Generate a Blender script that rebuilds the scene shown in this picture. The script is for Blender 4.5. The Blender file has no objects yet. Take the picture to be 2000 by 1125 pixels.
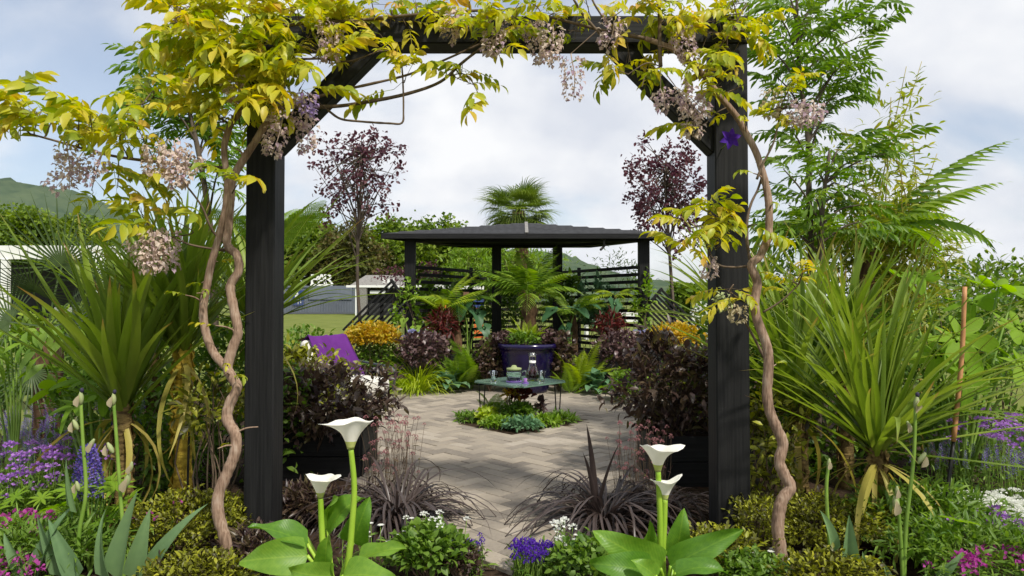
import bpy, bmesh, math, random
import numpy as np
from mathutils import Vector, Matrix

random.seed(7)
R = math.radians
S = bpy.context.scene
COL = S.collection

# ------------------------------------------------------------------ camera
FPX = 1333.0                      # focal length in photograph pixels (24 mm on 36 mm)
CAM_H, PITCH = 1.2, math.atan(27.5 / FPX)
cam = bpy.data.cameras.new('camera'); cam.lens = 24.0; cam.sensor_width = 36.0
cam.clip_start = 0.05; cam.clip_end = 6000
camo = bpy.data.objects.new('camera', cam); COL.objects.link(camo)
camo.location = (0, 0, CAM_H); camo.rotation_euler = (R(90) + PITCH, 0, 0)
S.camera = camo

# ------------------------------------------------------------------ light
SUN_EL, SUN_AZ = R(52), R(142)     # azimuth clockwise from +Y (north): behind the camera, to the right
W = bpy.data.worlds.new('World'); S.world = W; W.use_nodes = True
nt = W.node_tree; nt.nodes.clear()
def wn(t, **k):
    n = nt.nodes.new(t)
    for a, b in k.items(): setattr(n, a, b)
    return n
def wmath(op, a, b=None):
    n = wn('ShaderNodeMath', operation=op)
    for i, v in enumerate((a, b)):
        if v is None: continue
        if isinstance(v, (int, float)): n.inputs[i].default_value = v
        else: nt.links.new(v, n.inputs[i])
    return n.outputs[0]
out = wn('ShaderNodeOutputWorld'); bg = wn('ShaderNodeBackground'); bg.inputs['Strength'].default_value = 0.1
sky = wn('ShaderNodeTexSky', sky_type='NISHITA', sun_disc=False, sun_elevation=SUN_EL, sun_rotation=SUN_AZ)
sky.air_density = 1.0; sky.dust_density = 1.6; sky.ozone_density = 1.5
tc = wn('ShaderNodeTexCoord'); sp = wn('ShaderNodeSeparateXYZ'); nt.links.new(tc.outputs['Generated'], sp.inputs[0])
zz = wmath('ADD', wmath('MAXIMUM', sp.outputs[2], 0.0), 0.55)
cb = wn('ShaderNodeCombineXYZ')
nt.links.new(wmath('DIVIDE', sp.outputs[0], zz), cb.inputs[0]); nt.links.new(wmath('DIVIDE', sp.outputs[1], zz), cb.inputs[1])
mp = wn('ShaderNodeMapping'); mp.inputs['Location'].default_value = (3.1, 7.4, 0.0); mp.inputs['Scale'].default_value = (1.25, 1.9, 1)
nt.links.new(cb.outputs[0], mp.inputs[0])
n1 = wn('ShaderNodeTexNoise'); n1.inputs['Scale'].default_value = 1.5; n1.inputs['Detail'].default_value = 9; n1.inputs['Roughness'].default_value = 0.5
n1.inputs['Distortion'].default_value = 0.25
nt.links.new(mp.outputs[0], n1.inputs['Vector'])
rc = wn('ShaderNodeValToRGB'); rc.color_ramp.elements[0].position = 0.36; rc.color_ramp.elements[1].position = 0.56
rc.color_ramp.interpolation = 'EASE'
rc.color_ramp.elements[0].color = (0.3, 0.3, 0.3, 1)
nt.links.new(n1.outputs[0], rc.inputs[0])
n2 = wn('ShaderNodeTexNoise'); n2.inputs['Scale'].default_value = 4.2; n2.inputs['Detail'].default_value = 6
mp2 = wn('ShaderNodeMapping'); mp2.inputs['Location'].default_value = (-4.0, 2.2, 1.0); nt.links.new(cb.outputs[0], mp2.inputs[0]); nt.links.new(mp2.outputs[0], n2.inputs['Vector'])
rg = wn('ShaderNodeValToRGB'); rg.color_ramp.elements[0].position = 0.34; rg.color_ramp.elements[1].position = 0.62
rg.color_ramp.elements[0].color = (4.7, 4.95, 5.5, 1); rg.color_ramp.elements[1].color = (6.45, 6.5, 6.6, 1)
nt.links.new(n2.outputs[0], rg.inputs[0])
mx = wn('ShaderNodeMix', data_type='RGBA')
nt.links.new(rc.outputs[0], mx.inputs['Factor']); nt.links.new(sky.outputs[0], mx.inputs['A']); nt.links.new(rg.outputs[0], mx.inputs['B'])
nt.links.new(mx.outputs['Result'], bg.inputs[0]); nt.links.new(bg.outputs[0], out.inputs[0])

sl = bpy.data.lights.new('sun', 'SUN'); sl.energy = 3.0; sl.angle = R(4); sl.color = (1.0, 0.95, 0.86)
so = bpy.data.objects.new('sun', sl); COL.objects.link(so)
sd = Vector((math.sin(SUN_AZ) * math.cos(SUN_EL), math.cos(SUN_AZ) * math.cos(SUN_EL), math.sin(SUN_EL)))
so.rotation_euler = sd.to_track_quat('Z', 'Y').to_euler(); so.location = sd * 30

S.view_settings.view_transform = 'Standard'; S.view_settings.look = 'None'
S.view_settings.exposure = 0.62; S.view_settings.gamma = 1.0
S.render.engine = 'CYCLES'
S.cycles.use_denoising = True
S.cycles.max_bounces = 10; S.cycles.diffuse_bounces = 7; S.cycles.transmission_bounces = 6; S.cycles.glossy_bounces = 3
S.cycles.transparent_max_bounces = 6
S.cycles.sample_clamp_indirect = 8

# ------------------------------------------------------------------ helpers
def P(px, py, d):
    """photograph pixel + distance in metres along the view axis -> point in the garden"""
    c, s = math.cos(PITCH), math.sin(PITCH)
    u, v = px - 1000.0, 562.5 - py
    k = d / (FPX * c - v * s)
    return Vector((u * k, d, CAM_H + (FPX * s + v * c) * k))
def nrm(v): return v / (np.linalg.norm(v, axis=-1, keepdims=True) + 1e-12)

class G:
    """collects polygons as numpy arrays"""
    def __init__(s): s.V = []; s.F = []; s.C = []; s.T = []; s.n = 0
    def add(s, V, faces, tint=0.5):
        V = np.asarray(V, float).reshape(-1, 3)
        s.V.append(V)
        for f in faces:
            s.F.extend([i + s.n for i in f]); s.C.append(len(f))
        if np.isscalar(tint): s.T.extend([tint] * len(faces))
        else: s.T.extend(list(tint))
        s.n += len(V)
    def put(s, tmpl, M, tint=None):
        V, F, C, T = tmpl.arr()
        M = np.asarray(M)
        s.V.append(V @ M[:3, :3].T + M[:3, 3])
        s.F.extend((F + s.n).tolist()); s.C.extend(C.tolist())
        s.T.extend(T.tolist() if tint is None else [tint] * len(C)); s.n += len(V)
    def arr(s):
        return np.concatenate(s.V), np.array(s.F, int), np.array(s.C, int), np.array(s.T, float)
    def mesh(s, name, mats, smooth=True):
        V, F, C, T = s.arr()
        return raw_mesh(name, V, F, C, T, mats, smooth)

def raw_mesh(name, V, F, C, T, mats, smooth=True):
    me = bpy.data.meshes.new(name)
    me.vertices.add(len(V)); me.vertices.foreach_set('co', np.ascontiguousarray(V, np.float32).ravel())
    me.loops.add(len(F)); me.loops.foreach_set('vertex_index', F.astype(np.int32))
    me.polygons.add(len(C))
    st = np.concatenate([[0], np.cumsum(C)[:-1]]).astype(np.int32)
    me.polygons.foreach_set('loop_start', st)
    me.polygons.foreach_set('use_smooth', np.full(len(C), smooth))
    a = me.attributes.new('tint', 'FLOAT', 'FACE'); a.data.foreach_set('value', T.astype(np.float32))
    for m in (mats if isinstance(mats, (list, tuple)) else [mats]): me.materials.append(m)
    me.update(calc_edges=True); me.validate()
    return me

def scatter(name, tmpls, Ms, tints, mats, which=None):
    """many copies of small templates joined into one mesh"""
    Vs, Fs, Cs, Ts = [], [], [], []; off = 0
    Ms = np.asarray(Ms); tints = np.asarray(tints)
    if which is None: which = np.arange(len(Ms)) % len(tmpls)
    for k, t in enumerate(tmpls):
        sel = np.where(which == k)[0]
        if len(sel) == 0: continue
        V, F, C, T = t.arr()
        M = Ms[sel]
        VV = np.einsum('nij,vj->nvi', M[:, :3, :3], V) + M[:, None, :3, 3]
        n = len(sel); nv = len(V)
        Vs.append(VV.reshape(-1, 3))
        Fs.append((F[None, :] + (np.arange(n) * nv)[:, None] + off).ravel())
        Cs.append(np.tile(C, n)); Ts.append(np.repeat(tints[sel], len(C)))
        off += n * nv
    return raw_mesh(name, np.concatenate(Vs), np.concatenate(Fs), np.concatenate(Cs), np.concatenate(Ts), mats)

def frames(pos, d, scale=1.0, roll=None, up=(0, 0, 1)):
    """4x4 matrices: local +Y along d, local +Z as near `up` as possible"""
    pos = np.atleast_2d(np.asarray(pos, float)); d = nrm(np.atleast_2d(np.asarray(d, float)))
    n = max(len(pos), len(d)); pos = np.broadcast_to(pos, (n, 3)); d = np.broadcast_to(d, (n, 3))
    upv = np.broadcast_to(np.asarray(up, float), (n, 3)).copy()
    x = np.cross(d, upv); bad = np.linalg.norm(x, axis=1) < 1e-3
    x[bad] = np.cross(d[bad], np.array([[0.3, 1, 0.1]])); x = nrm(x); z = np.cross(x, d)
    if roll is not None:
        c, s_ = np.cos(roll)[:, None], np.sin(roll)[:, None]
        x, z = x * c + z * s_, z * c - x * s_
    sc = np.broadcast_to(np.asarray(scale, float).reshape(-1, 1) if np.ndim(scale) else np.full((1, 1), scale), (n, 1))
    M = np.zeros((n, 4, 4)); M[:, :3, 0] = x * sc; M[:, :3, 1] = d * sc; M[:, :3, 2] = z * sc; M[:, :3, 3] = pos; M[:, 3, 3] = 1
    return M
def mat4(M): return Matrix(M.tolist())
def rnd_dirs(rng, n, zmin=-1.0, zmax=1.0):
    z = rng.uniform(zmin, zmax, n); a = rng.uniform(0, 2 * math.pi, n); r = np.sqrt(np.maximum(0, 1 - z * z))
    return np.stack([r * np.cos(a), r * np.sin(a), z], 1)

def thing(name, label, cat, loc=(0, 0, 0), group=None):
    o = bpy.data.objects.new(name, None); COL.objects.link(o); o.location = loc; o.empty_display_size = 0.1
    o['label'] = label; o['category'] = cat
    if group: o['group'] = group
    o['_w'] = [float(loc[0]), float(loc[1]), float(loc[2])]
    return o
def part(name, mesh, parent, M=None, kind=None, label=None):
    o = bpy.data.objects.new(name, mesh); COL.objects.link(o)
    if parent is not None:
        o.parent = parent
        w = parent.get('_w')
        if w: o.matrix_parent_inverse = Matrix.Translation((-w[0], -w[1], -w[2]))
    if M is not None: o.matrix_basis = M if isinstance(M, Matrix) else mat4(np.asarray(M))
    if kind:
        o['kind'] = kind
        if kind == 'stuff': o.pass_index = 1
    if label: o['label'] = label
    return o
def struct(name, mesh, parent=None):
    o = part(name, mesh, parent)
    if parent is None: o['kind'] = 'structure'
    return o
def single(name, mesh, label, cat, M=None, group=None):
    o = part(name, mesh, None, M); o['label'] = label; o['category'] = cat
    if group: o['group'] = group
    return o

# ---- solid shapes
def smooth_path(pts, sub=6):
    p = np.array([list(q) for q in pts], float)
    if len(p) < 3: 
        t = np.linspace(0, 1, sub + 1)[:, None]; return p[0] * (1 - t) + p[-1] * t
    e = np.vstack([2 * p[0] - p[1], p, 2 * p[-1] - p[-2]]); o = []
    for i in range(1, len(e) - 2):
        a, b, c, d = e[i - 1], e[i], e[i + 1], e[i + 2]
        for t in np.arange(sub) / sub:
            o.append(0.5 * ((2 * b) + (c - a) * t + (2 * a - 5 * b + 4 * c - d) * t * t + (3 * b - a - 3 * c + d) * t ** 3))
    o.append(p[-1]); return np.array(o)
def tube(g, pts, r0, r1=None, sides=7, sub=5, tint=0.5, rng=None, knob=0.0, cap=True):
    p = smooth_path(pts, sub); n = len(p)
    r1 = r0 if r1 is None else r1
    rad = np.linspace(r0, r1, n)
    if rng is not None and knob: rad = rad * (1 + rng.normal(0, knob, n))
    tg = nrm(np.gradient(p, axis=0)); V = []
    x = np.cross(tg[0], [0.13, 0.2, 1.0]) if abs(tg[0][2]) < 0.9 else np.cross(tg[0], [1, 0.1, 0])
    x = x / np.linalg.norm(x)
    for i in range(n):
        x = x - tg[i] * np.dot(x, tg[i]); x = x / np.linalg.norm(x); y = np.cross(tg[i], x)
        for k in range(sides):
            a = 2 * math.pi * k / sides; V.append(p[i] + rad[i] * (math.cos(a) * x + math.sin(a) * y))
    F = [(i * sides + k, i * sides + (k + 1) % sides, (i + 1) * sides + (k + 1) % sides, (i + 1) * sides + k) for i in range(n - 1) for k in range(sides)]
    if cap: F += [tuple(range(sides))[::-1], tuple((n - 1) * sides + k for k in range(sides))]
    g.add(V, F, tint); return p
def box_mesh(name, sx, sy, sz, mat, bevel=0.004, seg=1):
    """box centred on x,y with its base at z = 0"""
    bm = bmesh.new(); bmesh.ops.create_cube(bm, size=1)
    for v in bm.verts: v.co = (v.co.x * sx, v.co.y * sy, (v.co.z + 0.5) * sz)
    if bevel: bmesh.ops.bevel(bm, geom=bm.edges[:], offset=bevel, segments=seg, affect='EDGES', profile=0.5)
    me = bpy.data.meshes.new(name); bm.to_mesh(me); bm.free(); me.materials.append(mat)
    return me
def bar(name, a, b, w, h, mat, parent, bevel=0.003, up=(0, 0, 1), label=None):
    """rectangular bar from a to b, width w (sideways), height h (along up)"""
    a, b = Vector(a), Vector(b); L = (b - a).length
    me = box_mesh(name, w, L, h, mat, bevel)
    M = frames([list((a + b) / 2)], [list(b - a)], 1.0, up=up)[0]
    Z = M[:3, 2]; M[:3, 3] -= Z * h / 2
    return part(name, me, parent, M, label=label)
def lathe(g, prof, n=24, c=(0, 0, 0), tint=0.5, close=True):
    V = []; m = len(prof)
    for r, z in prof:
        for k in range(n):
            a = 2 * math.pi * k / n; V.append((c[0] + r * math.cos(a), c[1] + r * math.sin(a), c[2] + z))
    F = [(i * n + k, i * n + (k + 1) % n, (i + 1) * n + (k + 1) % n, (i + 1) * n + k) for i in range(m - 1) for k in range(n)]
    if close: F += [tuple(range(n))[::-1]]
    g.add(V, F, tint)
def flat(name, pts, z, mat):
    g = G(); g.add([(x, y, z) for x, y in pts], [tuple(range(len(pts)))]); return g.mesh(name, mat, False)

# ------------------------------------------------------------------ materials
def new_mat(name):
    m = bpy.data.materials.new(name); m.use_nodes = True; t = m.node_tree; t.nodes.clear()
    o = t.nodes.new('ShaderNodeOutputMaterial'); b = t.nodes.new('ShaderNodeBsdfPrincipled'); t.links.new(b.outputs[0], o.inputs[0])
    return m, t, b, o
def ramp(t, stops, inp):
    r = t.nodes.new('ShaderNodeValToRGB'); e = r.color_ramp.elements
    while len(e) < len(stops): e.new(0.5)
    for k, (p, c) in enumerate(stops): e[k].position = p; e[k].color = (*c, 1)
    t.links.new(inp, r.inputs[0]); return r.outputs[0]
def leaf(name, stops, trans=0.35, rough=0.42, spec=0.35, vein=0.12, ribs=0, tip=False):
    """leaf colour runs over the stops from leaf to leaf (face tint + object random); light shines through"""
    m, t, b, o = new_mat(name); N = t.nodes.new; L = t.links.new
    at = N('ShaderNodeAttribute'); at.attribute_name = 'tint'; oi = N('ShaderNodeObjectInfo')
    a = N('ShaderNodeMath'); a.operation = 'MULTIPLY_ADD'; rsel = N('ShaderNodeMix'); L(oi.outputs['Object Index'], rsel.inputs[0]); L(oi.outputs['Random'], rsel.inputs[2]); rsel.inputs[3].default_value = 0.5; L(rsel.outputs[0], a.inputs[0]); a.inputs[1].default_value = 0.5   # joined leaves carry their own tint
    s = N('ShaderNodeMath'); s.operation = 'SUBTRACT'; L(at.outputs['Fac'], s.inputs[0]); s.inputs[1].default_value = 0.25; L(s.outputs[0], a.inputs[2])
    tc = N('ShaderNodeTexCoord'); nz = N('ShaderNodeTexNoise'); nz.inputs['Scale'].default_value = 14; nz.inputs['Detail'].default_value = 3
    L(tc.outputs['Object'], nz.inputs['Vector'])
    a2 = N('ShaderNodeMath'); a2.operation = 'MULTIPLY_ADD'; L(nz.outputs[0], a2.inputs[0]); a2.inputs[1].default_value = vein * 2; a2.inputs[2].default_value = -vein
    a3 = N('ShaderNodeMath'); a3.operation = 'ADD'; L(a.outputs[0], a3.inputs[0]); L(a2.outputs[0], a3.inputs[1])
    if ribs:                                # side veins running out from the midrib, and a pale midrib
        sx = N('ShaderNodeSeparateXYZ'); L(tc.outputs['Object'], sx.inputs[0])
        def mth(op, x, y=None, z=None):
            q = N('ShaderNodeMath'); q.operation = op
            for i, v in enumerate((x, y, z)):
                if v is None: continue
                if isinstance(v, (int, float)): q.inputs[i].default_value = v
                else: L(v, q.inputs[i])
            return q.outputs[0]
        ax = mth('ABSOLUTE', sx.outputs[0]); co = mth('SUBTRACT', sx.outputs[1], mth('MULTIPLY', ax, 1.1)); sn = mth('SINE', mth('MULTIPLY', co, ribs)); sn = mth('POWER', mth('ABSOLUTE', sn), 0.35)
        mid = mth('LESS_THAN', ax, 0.012); rib = mth('SUBTRACT', 1.0, sn); hgt = mth('ADD', rib, mid)
        a3b = mth('ADD', a3.outputs[0], mth('ADD', mth('MULTIPLY', rib, 0.09), mth('MULTIPLY', mid, 0.25))); bp = N('ShaderNodeBump'); bp.inputs['Strength'].default_value = 0.15; bp.inputs['Distance'].default_value = 0.005; bp.invert = True
        L(hgt, bp.inputs['Height']); L(bp.outputs[0], b.inputs['Normal']); src = a3b
    else: src = a3.outputs[0]
    n = len(stops); c = ramp(t, [(i / max(1, n - 1), k) for i, k in enumerate(stops)], src)
    if tip:                                 # withered brown leaf tips
        sy = N('ShaderNodeSeparateXYZ'); L(tc.outputs['Object'], sy.inputs[0]); mr = N('ShaderNodeMapRange'); mr.inputs['From Min'].default_value = 0.88; mr.inputs['From Max'].default_value = 1.02
        ad = N('ShaderNodeMath'); ad.operation = 'MULTIPLY_ADD'; L(oi.outputs['Random'], ad.inputs[0]); ad.inputs[1].default_value = 0.16; L(sy.outputs[1], ad.inputs[2]); sb = N('ShaderNodeMath'); sb.operation = 'SUBTRACT'; L(ad.outputs[0], sb.inputs[0]); sb.inputs[1].default_value = 0.08
        L(sb.outputs[0], mr.inputs[0]); mc = N('ShaderNodeMix'); mc.data_type = 'RGBA'; L(mr.outputs[0], mc.inputs['Factor']); L(c, mc.inputs['A']); mc.inputs['B'].default_value = (0.30, 0.17, 0.06, 1); c = mc.outputs['Result']
    L(c, b.inputs['Base Color']); b.inputs['Roughness'].default_value = rough; b.inputs['Specular IOR Level'].default_value = spec
    tr = N('ShaderNodeBsdfTranslucent'); hs = N('ShaderNodeHueSaturation'); hs.inputs['Saturation'].default_value = 1.1; hs.inputs['Value'].default_value = 1.6
    L(c, hs.inputs['Color']); L(hs.outputs[0], tr.inputs[0])
    mx = N('ShaderNodeMixShader'); mx.inputs[0].default_value = trans; L(b.outputs[0], mx.inputs[1]); L(tr.outputs[0], mx.inputs[2]); L(mx.outputs[0], o.inputs[0])
    return m
def plain(name, c1, c2=None, rough=0.6, scale=8, bump=0.0, metal=0.0, spec=0.4, stretch=(1, 1, 1), detail=6, rnd=0.0, coord='Object'):
    m, t, b, o = new_mat(name); N = t.nodes.new; L = t.links.new
    tc = N('ShaderNodeTexCoord'); mp = N('ShaderNodeMapping'); mp.inputs['Scale'].default_value = stretch
    L(tc.outputs[coord], mp.inputs[0]); nz = N('ShaderNodeTexNoise'); nz.inputs['Scale'].default_value = scale; nz.inputs['Detail'].default_value = detail
    L(mp.outputs[0], nz.inputs['Vector']); v = nz.outputs[0]
    if rnd:
        oi = N('ShaderNodeObjectInfo'); at = N('ShaderNodeAttribute'); at.attribute_name = 'tint'
        ad = N('ShaderNodeMath'); ad.operation = 'ADD'; L(oi.outputs['Random'], ad.inputs[0]); L(at.outputs['Fac'], ad.inputs[1])
        fr = N('ShaderNodeMath'); fr.operation = 'FRACT'; L(ad.outputs[0], fr.inputs[0])
        k = N('ShaderNodeMath'); k.operation = 'MULTIPLY_ADD'; L(fr.outputs[0], k.inputs[0]); k.inputs[1].default_value = rnd
        k2 = N('ShaderNodeMath'); k2.operation = 'SUBTRACT'; L(nz.outputs[0], k2.inputs[0]); k2.inputs[1].default_value = rnd / 2; L(k2.outputs[0], k.inputs[2]); v = k.outputs[0]
    L(ramp(t, [(0.3, c1), (0.7, c2 or c1)], v), b.inputs['Base Color'])
    b.inputs['Roughness'].default_value = rough; b.inputs['Metallic'].default_value = metal; b.inputs['Specular IOR Level'].default_value = spec
    if bump:
        bp = N('ShaderNodeBump'); bp.inputs['Strength'].default_value = bump; bp.inputs['Distance'].default_value = 0.02
        L(nz.outputs[0], bp.inputs['Height']); L(bp.outputs[0], b.inputs['Normal'])
    return m
def glass(name, col, rough=0.02, ior=1.45):
    m, t, b, o = new_mat(name); b.inputs['Base Color'].default_value = (*col, 1); b.inputs['Transmission Weight'].default_value = 1.0
    b.inputs['Roughness'].default_value = rough; b.inputs['IOR'].default_value = ior; return m

def tinted(name, col, rough, tw):
    m, t, b, o = new_mat(name); b.inputs['Base Color'].default_value = (*col, 1); b.inputs['Roughness'].default_value = rough; b.inputs['Transmission Weight'].default_value = tw; return m

def paver(name):
    m, t, b, o = new_mat(name); N = t.nodes.new; L = t.links.new
    def noise(vec, sc, det=6, ro=0.55):
        n = N('ShaderNodeTexNoise'); n.inputs['Scale'].default_value = sc; n.inputs['Detail'].default_value = det; n.inputs['Roughness'].default_value = ro; L(vec, n.inputs['Vector']); return n.outputs[0]
    ge = N('ShaderNodeNewGeometry'); big = noise(ge.outputs['Position'], 1.1, 7, 0.6); fine = noise(ge.outputs['Position'], 40, 5)
    oi = N('ShaderNodeObjectInfo'); at = N('ShaderNodeAttribute'); at.attribute_name = 'tint'
    def mth(op, x, y, z=None):
        q = N('ShaderNodeMath'); q.operation = op
        for i, v in enumerate((x, y, z)):
            if v is None: continue
            if isinstance(v, (int, float)): q.inputs[i].default_value = v
            else: L(v, q.inputs[i])
        return q.outputs[0]
    rn = mth('FRACT', mth('ADD', oi.outputs['Random'], at.outputs['Fac']), 0)
    v = mth('ADD', mth('MULTIPLY', rn, 0.38), mth('ADD', mth('MULTIPLY', big, 0.75), mth('MULTIPLY', fine, 0.25)))
    L(ramp(t, [(0.42, (0.15, 0.13, 0.108)), (0.62, (0.245, 0.212, 0.172)), (0.80, (0.315, 0.27, 0.212)), (0.95, (0.36, 0.315, 0.26))], v), b.inputs['Base Color'])
    b.inputs['Roughness'].default_value = 0.82; b.inputs['Specular IOR Level'].default_value = 0.25
    bp = N('ShaderNodeBump'); bp.inputs['Strength'].default_value = 0.5; bp.inputs['Distance'].default_value = 0.006; L(fine, bp.inputs['Height']); L(bp.outputs[0], b.inputs['Normal']); return m
def oldbark(name, c0, c1, c2):
    m, t, b, o = new_mat(name); N = t.nodes.new; L = t.links.new
    tc = N('ShaderNodeTexCoord'); mp = N('ShaderNodeMapping'); mp.inputs['Scale'].default_value = (1, 1, 0.12); L(tc.outputs['Object'], mp.inputs[0])
    f = N('ShaderNodeTexNoise'); f.inputs['Scale'].default_value = 130; f.inputs['Detail'].default_value = 5; L(mp.outputs[0], f.inputs['Vector'])
    g = N('ShaderNodeTexNoise'); g.inputs['Scale'].default_value = 11; g.inputs['Detail'].default_value = 6; L(tc.outputs['Object'], g.inputs['Vector'])
    k = N('ShaderNodeMath'); k.operation = 'MULTIPLY_ADD'; L(f.outputs[0], k.inputs[0]); k.inputs[1].default_value = 0.6; 
    k2 = N('ShaderNodeMath'); k2.operation = 'MULTIPLY'; L(g.outputs[0], k2.inputs[0]); k2.inputs[1].default_value = 0.5; L(k2.outputs[0], k.inputs[2])
    L(ramp(t, [(0.38, c0), (0.55, c1), (0.72, c2)], k.outputs[0]), b.inputs['Base Color']); b.inputs['Roughness'].default_value = 0.85; b.inputs['Specular IOR Level'].default_value = 0.2
    bp = N('ShaderNodeBump'); bp.inputs['Strength'].default_value = 0.6; bp.inputs['Distance'].default_value = 0.005; L(k.outputs[0], bp.inputs['Height']); L(bp.outputs[0], b.inputs['Normal']); return m
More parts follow.
